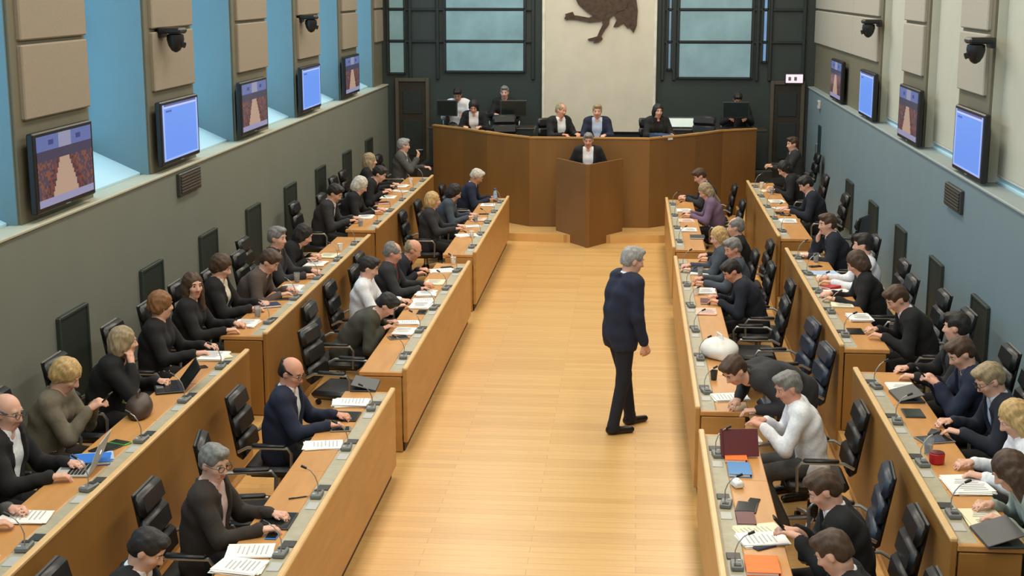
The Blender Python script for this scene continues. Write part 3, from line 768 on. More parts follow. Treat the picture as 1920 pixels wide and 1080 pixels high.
def build_garment(p, K, h, kind, inner=False):
    """jacket / sweater / shirt over trunk and arms; an open jacket shows the shirt in its V"""
    st = p.get('stand', False); fw = K['fw']; bw = p.get('bulk', 1.0); X = np.array([1.0, 0, 0])
    g = .006 if inner else (.022 if kind == 'jacket' else .014)
    pts = np.array([K['hip'], K['nb']] + [q for s in (-1, 1) for q in (K['S'][s][0], K['S'][s][1], K['S'][s][2])])
    lo = pts.min(0) - .24; hi = pts.max(0) + .24
    V = Vol(lo, hi, h)
    dn = np.array([0, 0, -1.0])
    if not inner and st: V.cap(K['hip'] - X * .085 + dn * .10, K['hip'] - X * .06, .098 + g, .10 + g, k=.03); V.cap(K['hip'] + X * .085 + dn * .10, K['hip'] + X * .06, .098 + g, .10 + g, k=.03); V.cut(lambda Xg, Yg, Zg: Zg - (K['hip'][2] - .165) + 0 * Xg + 0 * Yg)
    if not inner and not st: V.cap(K['hip'] - X * .09 + (0, -.01, -.03), K['hip'] + X * .09 + (0, -.01, -.03), .10 + g, k=.04)
    for s in (-1, 1):
        V.cap(K['hip'] + X * s * .055, K['waist'] + X * s * .052, .105 * bw + g, .10 * bw + g, k=.05)
        V.cap(K['waist'] + X * s * .06, K['chest'] + X * s * .078 * fw, .10 * bw + g, .105 + g, k=.05)
        V.cap(K['chest'] + X * s * .082 * fw, K['sh'] + X * s * .10 * fw, .10 + g, .07 + g, k=.05)
    V.cap(K['sh'] - X * .158 * fw, K['sh'] + X * .158 * fw, .057 + g, k=.05)
    if p.get('fem'):
        fdir = np.array([0, math.cos(K['a']), -math.sin(K['a'])])
        for s in (-1, 1): V.ell(K['chest'] + X * s * .07 + fdir * .07, (.062 + g, .055 + g, .062 + g), k=.05)
    if not inner:
        for s in (-1, 1):
            S, El, Wr, d_, n_ = K['S'][s]
            V.cap(S + X * s * .005, El, .062 + g * .4, .050 + g * .5, k=.03); V.cap(El, Wr - (Wr - El) * .06, .050 + g * .5, .037 + g * .35, k=.02)
    # collar ring
    ca = K['ash']; fwd = np.array([0, math.cos(ca), -math.sin(ca)]); upv = np.array([0, math.sin(ca), math.cos(ca)])
    nbp = K['nb']
    if inner or kind == 'shirt':
        n = 12; R0 = .064
        ring = [nbp + X * R0 * math.sin(t) - fwd * R0 * math.cos(t) + upv * (.022 + .0 * t) for t in np.linspace(-2.7, 2.7, n)]
        for q0, q1 in zip(ring[:-1], ring[1:]): V.cap(q0 - upv * .02, q1 - upv * .02, .014, k=.006); V.cap(q0, q1, .010, k=.006)
    else:
        ring = [nbp + X * .078 * math.sin(t) - fwd * .078 * math.cos(t) - upv * (.004 + .02 * abs(t)) for t in np.linspace(-2.1, 2.1, 9)]
        for q0, q1 in zip(ring[:-1], ring[1:]): V.cap(q0, q1, .017, k=.012)
    if not inner:                 # soft cloth folds
        gx, gy, gz = V.ax[0][:, None, None], V.ax[1][None, :, None], V.ax[2][None, None, :]
        V.F = (V.F + .004 * np.sin(34 * gz + 17 * gx + 2 * np.sin(19 * gy)) * np.sin(23 * gy - 29 * gx + 13 * gz)).astype(np.float32)
    if kind == 'jacket' and not inner:
        c = K['chest']; f2 = np.array([0, math.cos(K['a']), -math.sin(K['a'])]); u2 = np.array([0, math.sin(K['a']), math.cos(K['a'])])
        sl = p.get('vee', .30) * 1.3; z0 = p.get('veez', -.24)
        def wedge(Xg, Yg, Zg):
            y = (Yg - c[1]) * f2[1] + (Zg - c[2]) * f2[2]; z = (Yg - c[1]) * u2[1] + (Zg - c[2]) * u2[2]
            return np.maximum(np.maximum(np.abs(Xg) - np.minimum((z - z0) * sl, .088), .02 - y), z - .24)
        gx, gy, gz = V.ax[0][:, None, None], V.ax[1][None, :, None], V.ax[2][None, None, :]
        ly = (gy - c[1]) * f2[1] + (gz - c[2]) * f2[2]; lz = (gy - c[1]) * u2[1] + (gz - c[2]) * u2[2]
        lw = np.abs(gx) - np.minimum((lz - z0) * sl, .088)
        lap = np.clip((.05 * np.clip((lz - z0) / .22, 0, 1) - lw) / .012, 0, 1) * np.clip((ly - .03) / .02, 0, 1) * np.clip((.15 - lz) / .01, 0, 1) * np.clip((lz - z0) / .02, 0, 1)
        V.F = (V.F - .010 * lap).astype(np.float32)
        V.cut(wedge)
    return vol_mesh(kind, V, 1)
HAIR = {}
def hair_mesh(style, hs):
    if (style, hs) in HAIR: return HAIR[(style, hs)]
    V = Vol((-.17, -.22, -.36), (.17, .17, .20), .0085)
    def cut_low(z, slope=0.0): V.cut(lambda X, Y, Z: Z - (z + slope * Y) + 0 * X)
    if style in ('short', 'balding', 'bald', 'bun'):
        big = style == 'short'
        V.ell((0, -.016, .036), (.085, .103, .096), k=.01)
        V.ell((0, -.05, -.02), (.072, .062, .06), k=.02)
        if big: V.ell((0, .045, .098), (.062, .05, .03), k=.02)
        V.cut_ell((0, .115, -.045), (.105, .085, .115))
        for s in (-1, 1): V.cut_ell((s * .095, .02, -.03), (.032, .045, .05))
        cut_low(-.075, -.2)
        if style == 'balding': V.cut_ell((0, .065, .13), (.062, .095, .07))
        if style == 'bald': V.cut_ell((0, .025, .115), (.11, .135, .115))
        if style == 'bun': V.ell((0, -.115, .075), (.048, .045, .048), k=.015)
    elif style == 'puffy':
        V.ell((0, -.018, .034), (.098, .114, .108), k=.01); V.ell((0, -.055, -.03), (.085, .07, .07), k=.03)
        V.cut_ell((0, .125, -.05), (.082, .085, .115)); cut_low(-.09, -.25)
    elif style in ('bob', 'long'):
        V.ell((0, -.02, .022), (.096, .112, .112), k=.01); V.ell((0, -.045, -.06), (.102, .08, .095), k=.04)
        if style == 'long':
            for s in (-1, 1): V.cap((s * .08, -.01, -.03), (s * .095, .015, -.25), .036, .03, k=.03)
            V.cap((0, -.075, -.05), (0, -.09, -.27), .07, .06, k=.03, flat=((0, 1, 0), 1.7))
        V.cut_ell((0, .12, -.055), (.068, .10, .13))
        if style == 'bob': cut_low(-.13)
    hx, hy, hz = V.ax[0][:, None, None], V.ax[1][None, :, None], V.ax[2][None, None, :]
    V.F = (V.F + .0035 * np.sin(95 * hx + 30 * hy + 2 * np.sin(40 * hz)) * np.sin(55 * hy + 35 * hz) + .002 * np.sin(140 * hx + 60 * hz)).astype(np.float32)
    HAIR[(style, hs)] = vol_mesh('hair', V, 1); return HAIR[(style, hs)]
def face_meshes():
    E_ = []; B_ = []
    for s in (-1, 1):
        M = Matrix.Translation((s * .031, .0755, .010)) @ Euler((-math.pi / 2, 0, 0)).to_matrix().to_4x4()
        e = MB()
        prof = [(max(.0003, .0125 * math.sin(math.pi * k / 8)), -.0125 * math.cos(math.pi * k / 8)) for k in range(9)]
        e.lathe(prof[:7], 10, 0, M); e.lathe(prof[6:], 10, 1, M)
        E_.append(e.mesh('eye', [M_EYE, M_IRIS], True))
        B_.append(MB().tube([(s * .016, .089, .031), (s * .033, .090, .036), (s * .048, .080, .031)], [.0035, .005, .003], 6).mesh('eyebrow', [None], True))
    g = MB()
    for s in (-1, 1):
        ring = [(s * .033 + .024 * math.cos(t), .108 - .004 * abs(math.cos(t)), .008 + .018 * math.sin(t)) for t in np.linspace(0, 2 * math.pi, 13)]
        g.tube(ring, .0024, 5); g.tube([(s * .057, .104, .012), (s * .078, .06, .012), (s * .084, -.005, .008)], .0024, 5)
    g.tube([(-.010, .108, .012), (0, .112, .015), (.010, .108, .012)], .0024, 5)
    return E_, B_, g.mesh('glasses', [M_DGREY], True)
EYES, BROWS, GLASSES = face_meshes()
FABRIC = {'black': (20, 20, 21), 'charcoal': (44, 44, 46), 'navy': (26, 34, 56), 'midnight': (24, 28, 40), 'brown': (50, 42, 36), 'olive': (66, 64, 54),
          'tan': (112, 104, 88), 'grey': (78, 78, 76), 'white': (232, 234, 238), 'pinkish': (216, 190, 186), 'lightblue': (186, 200, 224), 'cream': (222, 214, 196),
          'sage': (150, 162, 154), 'redwine': (120, 40, 54), 'slate': (66, 74, 84), 'mauve': (112, 92, 116), 'taupe': (84, 72, 66)}
HAIRC = {'grey': (124, 122, 118), 'white': (196, 190, 178), 'dark': (34, 28, 26), 'brown': (74, 54, 38), 'ginger': (128, 88, 50), 'blond': (190, 158, 104),
         'ash': (152, 134, 104), 'silver': (150, 150, 148)}
SKIN = {'fair': (222, 172, 148), 'rosy': (216, 156, 130), 'tan': (192, 138, 108), 'brown': (128, 84, 62)}
def fab(c): return mat('cloth ' + c, FABRIC[c], .85, var=.10, scale=50, bump=.12)
def hairm(c): return mat('hair ' + c, HAIRC[c], .6, var=.3, scale=60, stretch=(1, 1, .3), bump=.35)
def skinm(c):
    m = mat('skin ' + c, SKIN[c], .5, var=.04, scale=30); m.node_tree.nodes['Principled BSDF'].inputs['Subsurface Weight'].default_value = .0
    return m
PCACHE = {}
def person(loc_fn, rz, p, label, res=None):
    """p: pose + look.  loc_fn(head_local) -> world location of the figure's base"""
    keys = ('lean', 'hunch', 'pitch', 'yaw', 'tilt', 'lh', 'rh', 'ld', 'rd', 'ln', 'rn', 'le', 're', 'fem', 'bulk', 'stand', 'hipy', 'curl', 'vee', 'veez')
    h = {.008: .0095, .009: .0105, .010: .0122, .011: .0132}.get(res or p.get('res'), .0145)
    key = (h,) + tuple((k, p.get(k)) for k in keys) + (p.get('top', 'jacket'),)
    if key not in PCACHE:
        bm, K = build_body(p, h)
        top = p.get('top', 'jacket')
        gh = max(.0135, h * 1.15)
        outer = build_garment(p, K, gh, top); inn = build_garment(p, K, gh, 'shirt', True) if top == 'jacket' else None
        PCACHE[key] = (bm, K, outer, inn)
    bm, K, outer, inn = PCACHE[key]
    o = link('person', bm)
    sk = skinm(p.get('skin', 'fair'))
    for i, m in enumerate((sk, fab(p.get('legs', 'black')), M_SHOE, M_LIP)):
        o.material_slots[i].link = 'OBJECT'; o.material_slots[i].material = m
    R = Euler((0, 0, rz)).to_matrix()
    o.location = loc_fn(Vector(K['head'])); o.rotation_euler = (0, 0, rz); o.scale = [p.get('size', 1.0)] * 3
    def child(n, me, m):
        c = link(n, me, o)
        if m is not None: c.material_slots[0].link = 'OBJECT'; c.material_slots[0].material = m
        return c
    top = p.get('top', 'jacket')
    child(top, outer, fab(p.get('col', 'black')))
    if inn is not None: child('shirt', inn, fab(p.get('shirt', 'white')))
    HM = Matrix(K['R'].tolist()).to_4x4(); HM.translation = Vector(K['head'])
    hs = .96 if p.get('fem') else 1.0
    HM = HM @ Matrix.Scale(hs, 4)
    hr = p.get('hair', 'short')
    if hr: child('hair', hair_mesh(hr, 1), hairm(p.get('hc', 'dark'))).matrix_local = HM
    for k in (0, 1):
        child('eye', EYES[k], None).matrix_local = HM; child('eyebrow', BROWS[k], hairm(p.get('hc', 'dark'))).matrix_local = HM
    if p.get('glasses'): child('glasses', GLASSES, None).matrix_local = HM
    tag(o, label, 'person', p.get('group', 'people in the chamber'))
    return o, K

# ------------------------------------------------------------------ who sits where
HP = math.pi / 2
LOOK = dict(lean=3, hunch=8, pitch=8); READ = dict(lean=8, hunch=18, pitch=34); WRITE = dict(lean=14, hunch=22, pitch=38)
FWD = dict(lean=24, hunch=22, pitch=30); BACKW = dict(lean=-6, hunch=10, pitch=4)
PHONE = dict(lean=4, hunch=20, pitch=34, lh=(-.055, .36, .93), rh=(.055, .36, .93), ld=(.25, .7, .5), rd=(-.25, .7, .5), ln=(.5, .4, -.4), rn=(-.5, .4, -.4), curl=40)
CHIN = dict(lean=12, hunch=14, pitch=8, rh=(.085, .30, .99), rd=(-.35, -.25, 1), rn=(-.3, -1, -.2), re=(.4, .5, -1), curl=45)
def P(base, **k):
    d = dict(base); d.update(k); return d
SEATS = {r: [] for r in BLK}
# (head pixel u, v), pose and look, words for the label
PEOPLE = {
 'LW': [
  ((-48, 872), P(WRITE, col='grey', shirt='lightblue', hair='short', hc='grey', res=.011), 'grey suit writing'),
  ((14, 772), P(LOOK, col='black', shirt='white', hair='bald', hc='grey', glasses=1, tc=12, pitch=14, vee=.34, res=.009), 'black suit typing on laptop'),
  ((124, 704), P(PHONE, col='tan', top='sweater', fem=1, hair='puffy', hc='blond', tc=-5, res=.009, legs='brown'), 'tan jacket holding a phone'),
  ((232, 640), P(CHIN, col='black', shirt='charcoal', fem=1, hair='bob', hc='ash', tc=-30, res=.010), 'black jacket, chin in hand'),
  ((302, 572), P(LOOK, col='black', top='sweater', fem=1, hair='puffy', hc='ginger', tc=-40, res=.010), 'black sweater turned to the rostrum'),
  ((362, 535), P(LOOK, col='black', top='sweater', fem=1, hair='long', hc='brown', tc=45, pitch=4, res=.010), 'black top facing the camera'),
  ((415, 500), P(LOOK, pitch=22, col='black', shirt='cream', fem=1, hair='puffy', hc='brown', tc=5, vee=.42, res=.011), 'black jacket and pale scarf'),
  ((506, 490), P(WRITE, col='taupe', shirt='grey', hair='short', hc='brown', tc=10), 'taupe jacket reading a sheet'),
  ((520, 446), P(LOOK, col='charcoal', shirt='charcoal', hair='short', hc='grey', tc=15), 'charcoal suit sitting upright'),
  ((570, 440), P(FWD, col='black', top='sweater', fem=1, hair='bob', hc='dark', tc=0), 'black top bent forward'),
  ((628, 362), P(READ, col='charcoal', shirt='white', hair='short', hc='dark', tc=10, vee=.36), 'charcoal suit, white collar'),
  ((676, 347), P(READ, col='black', top='sweater', fem=1, hair='bob', hc='white'), 'black sweater looking down'),
  ((712, 326), P(FWD, col='black', shirt='pinkish', hair='short', hc='dark', tc=10), 'black suit bent over papers'),
  ((694, 301), P(LOOK, col='black', top='sweater', fem=1, hair='long', hc='ash', tc=-20), 'black top sitting upright'),
  ((757, 273), P(LOOK, rh=(.1, .34, .98), rd=(-.2, .3, 1), rn=(-.3, -1, -.2), col='grey', shirt='white', hair='short', hc='silver', tc=-10), 'grey suit raising a hand'),
 ],
 'LA': [
  ((276, 1030), P(READ, col='black', shirt='white', fem=1, hair='short', hc='dark', tc=0, res=.009), 'black jacket at bottom edge'),
  ((402, 868), P(LOOK, col='brown', shirt='pinkish', hair='short', hc='grey', glasses=1, tc=32, pitch=14, vee=.34, bulk=1.08, res=.009), 'dark brown suit and pink shirt'),
  ((547, 698), P(LOOK, col='navy', shirt='white', hair='bald', hc='dark', glasses=1, tc=20, pitch=24, vee=.28, bulk=1.12, res=.009, skin='rosy'), 'navy suit reading'),
  ((725, 572), P(FWD, col='olive', shirt='pinkish', hair='short', hc='dark', pitch=46, lean=32, res=.010), 'olive suit leaning over desk'),
  ((692, 502), P(LOOK, pitch=22, col='white', top='shirt', hair='short', hc='dark', res=.010), 'white shirt'),
  ((737, 474), P(LOOK, pitch=20, col='charcoal', shirt='redwine', hair='balding', hc='grey', skin='rosy'), 'charcoal suit and red shirt'),
  ((775, 468), P(FWD, col='midnight', shirt='midnight', hair='bald', hc='ash', skin='rosy'), 'midnight suit leaning forward'),
  ((812, 375), P(LOOK, col='charcoal', top='sweater', fem=1, hair='bob', hc='blond', tc=-20), 'charcoal top half hidden'),
  ((853, 360), P(READ, col='slate', top='sweater', fem=1, hair='bob', hc='dark'), 'slate grey jacket'),
  ((894, 331), P(READ, col='navy', shirt='white', hair='short', hc='white', skin='tan'), 'navy suit beside the rostrum'),
 ],
 'RA': [
  ((1563, 1036), P(READ, col='black', shirt='white', hair='short', hc='brown', tc=-25, res=.009), 'black suit at bottom edge'),
  ((1546, 918), P(READ, col='black', shirt='white', hair='short', hc='brown', tc=-5, res=.009, vee=.36, lh=(-.05, .37, .86), rh=(.05, .37, .86), ld=(.25, .8, .3), rd=(-.25, .8, .3)), 'black suit and white shirt using phone'),
  ((1478, 726), P(READ, col='white', top='shirt', hair='short', hc='grey', tc=15, res=.009, legs='grey', lh=(-.12, .40, .88), rh=(.10, .36, .86), pitch=24, skin='rosy'), 'white shirt holding burgundy folder'),
  ((1372, 508), P(WRITE, col='midnight', shirt='navy', hair='short', hc='dark', tc=15, skin='rosy', res=.011), 'midnight suit writing'),
  ((1374, 466), P(LOOK, pitch=20, col='slate', shirt='grey', hair='short', hc='grey', tc=25, skin='rosy'), 'slate jacket'),
  ((1379, 426), P(LOOK, col='black', shirt='charcoal', hair='balding', hc='grey', tc=-5), 'black suit upright'),
  ((1347, 444), P(LOOK, pitch=20, col='slate', top='sweater', fem=1, hair='bob', hc='blond', tc=20), 'slate top bent to the desk'),
  ((1322, 358), P(READ, col='mauve', top='sweater', fem=1, hair='long', hc='ash', tc=20), 'mauve top'),
  ((1312, 330), P(READ, col='charcoal', shirt='white', hair='short', hc='brown', tc=10), 'charcoal suit beside the rostrum'),
 ],
 'RW': [
  ((1892, 882), P(FWD, col='sage', top='sweater', fem=1, hair='long', hc='brown', tc=-20, pitch=38, res=.009), 'sage sweater writing'),
  ((1902, 784), P(READ, col='white', top='shirt', fem=1, hair='long', hc='blond', tc=-5, res=.009), 'white blouse'),
  ((1856, 712), P(READ, col='midnight', shirt='lightblue', hair='short', hc='ash', glasses=1, tc=8, vee=.36, res=.009), 'midnight suit and glasses'),
  ((1802, 662), P(PHONE, col='navy', shirt='slate', hair='short', hc='brown', tc=10, res=.010), 'navy suit holding a phone'),
  ((1793, 613), P(LOOK, col='black', shirt='charcoal', hair='short', hc='dark', tc=-25, res=.011), 'black suit turned away'),
  ((1682, 560), P(WRITE, col='black', shirt='white', hair='short', hc='brown', tc=10, vee=.36, res=.010), 'black suit with white collar'),
  ((1606, 492), P(READ, col='black', top='sweater', fem=1, hair='bob', hc='brown', tc=-5), 'black sweater'),
  ((1618, 459), P(LOOK, col='white', top='shirt', hair='short', hc='dark', tc=-10), 'white shirt'),
  ((1551, 420), P(CHIN, col='midnight', shirt='white', hair='short', hc='brown', tc=15, vee=.36), 'midnight suit, chin in hand'),
  ((1511, 346), P(READ, col='midnight', shirt='white', hair='short', hc='dark', tc=10), 'midnight suit'),
  ((1470, 316), P(WRITE, col='black', shirt='white', fem=1, hair='bob', hc='dark', tc=20), 'black jacket writing'),
  ((1486, 270), P(LOOK, col='charcoal', shirt='white', hair='short', hc='brown', tc=20), 'charcoal suit by the far door'),
 ]}
def phone_held():
    e = empty('phone'); MB().box((0, 0, 0), (.075, .15, .010), .003).build('case', M_BLACK, e); MB().box((0, 0, .0055), (.066, .135, .002)).build('display', M_DEVGL, e); return e
for rw, lst in PEOPLE.items():
    s, fr, ba = RS[rw]
    for i, ((u, v), p, words) in enumerate(lst):
        p = dict(p); tc = p.pop('tc', 0); p['yaw'] = tc if s > 0 else -tc
        rz = (HP if s > 0 else -HP)
        def loc(hd, u=u, v=v, ba=ba, rz=rz):
            q = onz(u, v, ba + hd.z); w = Euler((0, 0, rz)).to_matrix() @ Vector((hd.x, hd.y, 0))
            return Vector((q[0] - w.x, q[1] - w.y, ba))
        o, K = person(loc, rz, p, 'person in %s, %s from camera in %s' % (words, ORD[i + 1], ROWNAME[rw]))
        hx = abs(o.location.x)
        0 and print('SEAT', rw, i + 1, 'hip off desk edge %.2f' % (hx - fr - DD), 'y %.2f' % o.location.y)
        if words.endswith('phone'):
            m_ = (K['S'][1][2] + K['S'][-1][2]) / 2 + np.array([0, .10, .055])
            ph = phone_held(); R4 = Matrix.Translation(o.location) @ Euler((0, 0, rz)).to_matrix().to_4x4() @ Matrix.Translation(Vector(m_)) @ Euler((math.radians(48), 0, 0)).to_matrix().to_4x4()
            ph.matrix_world = R4
            tag(ph, 'black phone held by the %s sitter from camera, %s' % (ORD[i + 1], ROWNAME[rw]), 'phone', 'phones held in hand')
        SEATS[rw].append((o.location.y, i + 1))
        chair(s * min(abs(o.location.x) + .02, 2.22 if rw[1] == 'A' else 9), o.location.y, ba, rz, 'black office chair under the %s sitter from camera, %s' % (ORD[i + 1], ROWNAME[rw]))
def empty_chair(x, y, rw, kind, label, turn=0.0):
    s, fr, ba = RS[rw]; chair(x, y, ba, (HP if s > 0 else -HP) + turn, label, kind)
empty_chair(-2.0, 9.75, 'LA', 'black', 'empty black chair between brown-suited and navy-suited sitters, left aisle row', .2)
empty_chair(-1.98, 13.05, 'LA', 'black', 'empty black chair pulled back beside the olive-suited sitter', -.15)
empty_chair(2.17, 13.75, 'RA', 'navy', 'empty navy chair beyond the bending person, right aisle row', .1)
empty_chair(2.17, 12.75, 'RA', 'navy', 'empty navy chair right beside the bending person', .1)
empty_chair(2.14, 9.42, 'RA', 'navy', 'empty navy chair nearest camera in right aisle row', -.1)
empty_chair(2.0, 14.75, 'RA', 'black', 'empty black chair beside the midnight-suited writer, right aisle row')
empty_chair(3.42, 13.9, 'RW', 'black', 'empty black chair against the right wall panels')
empty_chair(3.4, 18.7, 'RW', 'black', 'empty black chair behind chin-in-hand sitter of right wall row', -.5)

# a standing person bent over the right aisle desk
bp = dict(stand=True, lean=58, hunch=30, pitch=44, yaw=8, col='charcoal', shirt='taupe', hair='short', hc='brown', legs='black', vee=.34,
          lh=(-.2, .5, .86), rh=(.2, .44, .84), kn0=(-.1, .02, .5), an0=(-.1, -.02, .09), kn1=(.1, .02, .5), an1=(.1, 0, .09))
def bloc(hd):
    c = onz(1377, 694, hd.z); w = Euler((0, 0, HP + .45)).to_matrix() @ Vector((hd.x, hd.y, 0)); return Vector((c[0] - w.x, c[1] - w.y, 0))
person(bloc, HP + .45, bp, 'person in charcoal jacket bending low over the right aisle desk', .010)

# the standing person on the aisle floor
sp = dict(stand=True, size=1.05, lean=2, hunch=12, pitch=16, yaw=-8, col='navy', shirt='white', hair='short', hc='silver', legs='midnight', res=.008, bulk=1.06, vee=.2,
          lh=(-.24, .07, .80), rh=(.25, .12, .80), ld=(.05, .3, -1), rd=(-.05, .35, -1), ln=(1, 0, 0), rn=(-1, 0, 0), le=(-.5, -1, 0), re=(.5, -1, 0),
          kn0=(-.10, .10, .50), an0=(-.11, .17, .09), kn1=(.09, -.01, .50), an1=(.10, -.11, .09), foot0=(-.15, 1), foot1=(.12, 1))
MAN = onz(1176, 806, 0)
person(lambda hd: Vector((MAN[0] - .08, MAN[1], 0)), math.radians(-62), sp, 'person in navy suit standing alone on the aisle floor', .008)
# speaker at the lectern and people on the rostrum
q = ony(1103, 263, 24.02)
person(lambda hd: Vector((q[0], 24.02 + hd.y, q[2] - hd.z)) if abs(q[2] - hd.z) > .08 else Vector((q[0], 24.02 + hd.y, 0)), math.pi,
       dict(stand=True, lean=2, hunch=8, pitch=14, col='black', shirt='white', hair='short', hc='grey', skin='rosy', vee=.34, lh=(-.2, .25, 1.2), rh=(.2, .25, 1.2),
            kn0=(-.09, .02, .5), an0=(-.09, 0, .09), kn1=(.09, .02, .5), an1=(.09, 0, .09)), 'person in dark suit and white shirt speaking at the lectern', .011)
def dais(u, y, rz, p, label, base=.85, ch=True):
    """u: image column of the head, y: depth of the hips"""
    def loc(hd):
        w = Euler((0, 0, rz)).to_matrix() @ Vector((hd.x, hd.y, 0)); c = ony(u, 200, y + w.y); return Vector((c[0] - w.x, y, base))
    o, K = person(loc, rz, p, label)
    if ch: chair(o.location.x, o.location.y + .02, base, rz, 'high black chair under the ' + label)
    return o
dais(1120, 25.45, math.pi, P(LOOK, col='navy', shirt='lightblue', hair='short', hc='ash', vee=.3), 'person in navy suit presiding at the rostrum')
dais(1052, 25.5, math.pi + .6, P(LOOK, col='black', shirt='white', hair='balding', hc='ash', skin='rosy', pitch=10, yaw=15, tilt=-8), 'person in black suit leaning aside at rostrum')
dais(888, 26.75, math.pi, P(READ, col='black', shirt='white', fem=1, hair='bob', hc='dark'), 'person in black jacket at left rostrum wing')
dais(1234, 25.6, math.pi + .3, P(LOOK, col='black', shirt='black', fem=1, hair='bob', hc='dark'), 'person in black at right of the presiding one')
dais(858, 27.72, math.pi, P(READ, col='white', top='shirt', hair='short', hc='dark', skin='tan'), 'staff person in white shirt behind left rostrum', 1.0)
dais(946, 27.72, math.pi, P(LOOK, col='black', top='sweater', hair='short', hc='grey'), 'staff person in black near the emblem panel', 1.0)
dais(1383, 27.6, math.pi, P(READ, col='black', shirt='charcoal', hair='short', hc='dark', skin='tan'), 'staff person in dark suit behind right rostrum', .95)

# ------------------------------------------------------------------ things on the desks
def near_seat(rw, y):
    return min(SEATS[rw], key=lambda t: abs(t[0] - y))[1]
def put(kind, u, v, rw, rot=0.0, z=.7605, desc=None, **k):
    s, fr, ba = RS[rw]; q = onz(u, v, ba + z)
    e = BUILD[kind](**k); rz = (HP if s > 0 else -HP) + rot
    R_ = Euler((0, 0, rz)).to_matrix(); ex = [(R_ @ Vector(c)).x for ch in e.children for c in ch.bound_box]
    ex = [t * s for t in ex]; mn, mx_ = min(ex), max(ex)            # keep it on the worktop, behind the microphone strip
    lo_, hi_ = fr + .165 - mn, fr + DD + .03 - mx_
    x = (float(np.clip(abs(q[0]), lo_, hi_)) if lo_ < hi_ else max(hi_, fr + .06 - mn)) * s
    e.location = (x, q[1], ba + z); e.rotation_euler = (0, 0, rz)
    nm, cat = NAMES[kind]
    tag(e, '%s on desk by %s sitter from camera, %s' % (desc or nm, ORD[near_seat(rw, q[1])], ROWNAME[rw]), cat, cat + 's on the desks')
    return e
_mc = {}
def cached(key, fn):
    if key not in _mc: _mc[key] = fn()
    return _mc[key]
def paper(m=None, w=.21, l=.29, n=3):
    m = m or M_PAPER; e = empty('paper_sheets')
    for k in range(n):
        a = cached(('sheet', m.name, w, l), lambda: MB().box((0, 0, .002), (w, l, .003)).mesh('sheet', m))
        o = link('sheet', a, e); o.location = (rnd.uniform(-.012, .012), rnd.uniform(-.012, .012), .0035 * k); o.rotation_euler = (0, 0, rnd.uniform(-.12, .12))
    def ink():
        b = MB(); r = random.Random(5)
        for i in range(7): b.box((-(1 - (.5 + .5 * r.random())) * w * .3, l * (.36 - .1 * i), .0004), (w * (.5 + .2 * r.random()), .008, .0008))
        return b.mesh('print_lines', M_INK)
    o = link('print_lines', cached(('ink', w, l), ink), e); o.location = (0, 0, .0037 * n + .0005); o.rotation_euler = (0, 0, 0)
    return e
def folder(m=None, w=.25, l=.33, th=.02):
    e = empty('folder')
    MB().box((0, 0, .003), (w, l, .005), .001).build('back_cover', m, e); MB().box((.005, 0, th / 2 + .003), (w - .015, l - .012, th - .006)).build('pages', M_PAPER, e)
    MB().box((0, 0, th + .004), (w, l, .005), .001).build('front_cover', m, e); MB().box((-w / 2, 0, th / 2 + .004), (.005, l, th + .004), .001).build('spine', m, e)
    return e
def laptop(m=None, ang=105, logo=False, w=.33, d=.225):
    m = m or M_DGREY; e = empty('laptop')
    MB().box((0, 0, .009), (w, d, .016), .004).build('base', m, e); kb = MB()
    for i in range(5):
        for j in range(11): kb.box((-w * .42 + j * w * .084, d * .32 - i * .024, .0185), (.021, .018, .003))
    kb.build('keyboard', M_BLACK, e); MB().box((0, -d * .3, .0178), (.09, .055, .002)).build('touchpad', M_GREY, e)
    a = math.radians(ang); T = Matrix.Translation((0, d / 2, .016)) @ Euler((-(a - math.pi / 2) , 0, 0)).to_matrix().to_4x4()
    lid = MB().box((0, 0, d / 2), (w, .008, d), .003, M=T).build('lid', m, e)
    MB().box((0, -.006, d / 2), (w - .03, .002, d - .03), M=T).build('display', M_DEVGL if not logo else mat('lit display', (120, 140, 160), .3, emit=(.5, .6, .7), es=.5), lid)
    if logo: MB().lathe([(.016, 0), (.016, .002)], 14, M=T @ Matrix.Translation((0, .0045, d / 2)) @ Euler((-HP, 0, 0)).to_matrix().to_4x4()).build('lid_badge', mat('lit badge', (255, 220, 220), .4, emit=(1, .85, .85), es=1.0), lid)
    return e
def tablet(m=None, w=.2, l=.28, rx=0.0):
    e = empty('tablet'); T = Euler((rx, 0, 0)).to_matrix().to_4x4()
    MB().box((0, 0, .006), (w, l, .009), .003, M=T).build('case', m or M_BLACK, e); MB().box((0, 0, .0112), (w - .02, l - .025, .002), M=T).build('display', M_DEVGL, e); MB().lathe([(.006, 0), (.006, .001)], 10, M=T, c=(0, -l / 2 + .007, .0105)).build('button', M_GREY, e)
    return e
def phone(m=None):
    e = empty('phone'); MB().box((0, 0, .005), (.075, .15, .009), .003).build('case', m or M_BLACK, e); MB().box((0, 0, .01), (.066, .135, .002)).build('display', M_DEVGL, e); return e
def cup(m=None):
    e = empty('cup'); MB().lathe([(.024, 0), (.026, .004), (.034, .085), (.036, .088), (.032, .084), (.024, .008), (.001, .006)], 16).build('body', m or M_PAPER, e, True)
    MB().tube([(.034, 0, .07), (.055, 0, .06), (.052, 0, .035), (.03, 0, .025)], .004, 6).build('handle', m or M_PAPER, e, True); return e
def glass(m=None):
    e = empty('water_glass'); MB().lathe([(.026, 0), (.028, .004), (.034, .11), (.032, .11), (.025, .01), (.001, .008)], 16).build('tumbler', M_GLASS, e, True)
    MB().lathe([(.024, .011), (.029, .07)], 14).build('water', mat('water', (206, 220, 224), .05, trans=.7), e, True); return e
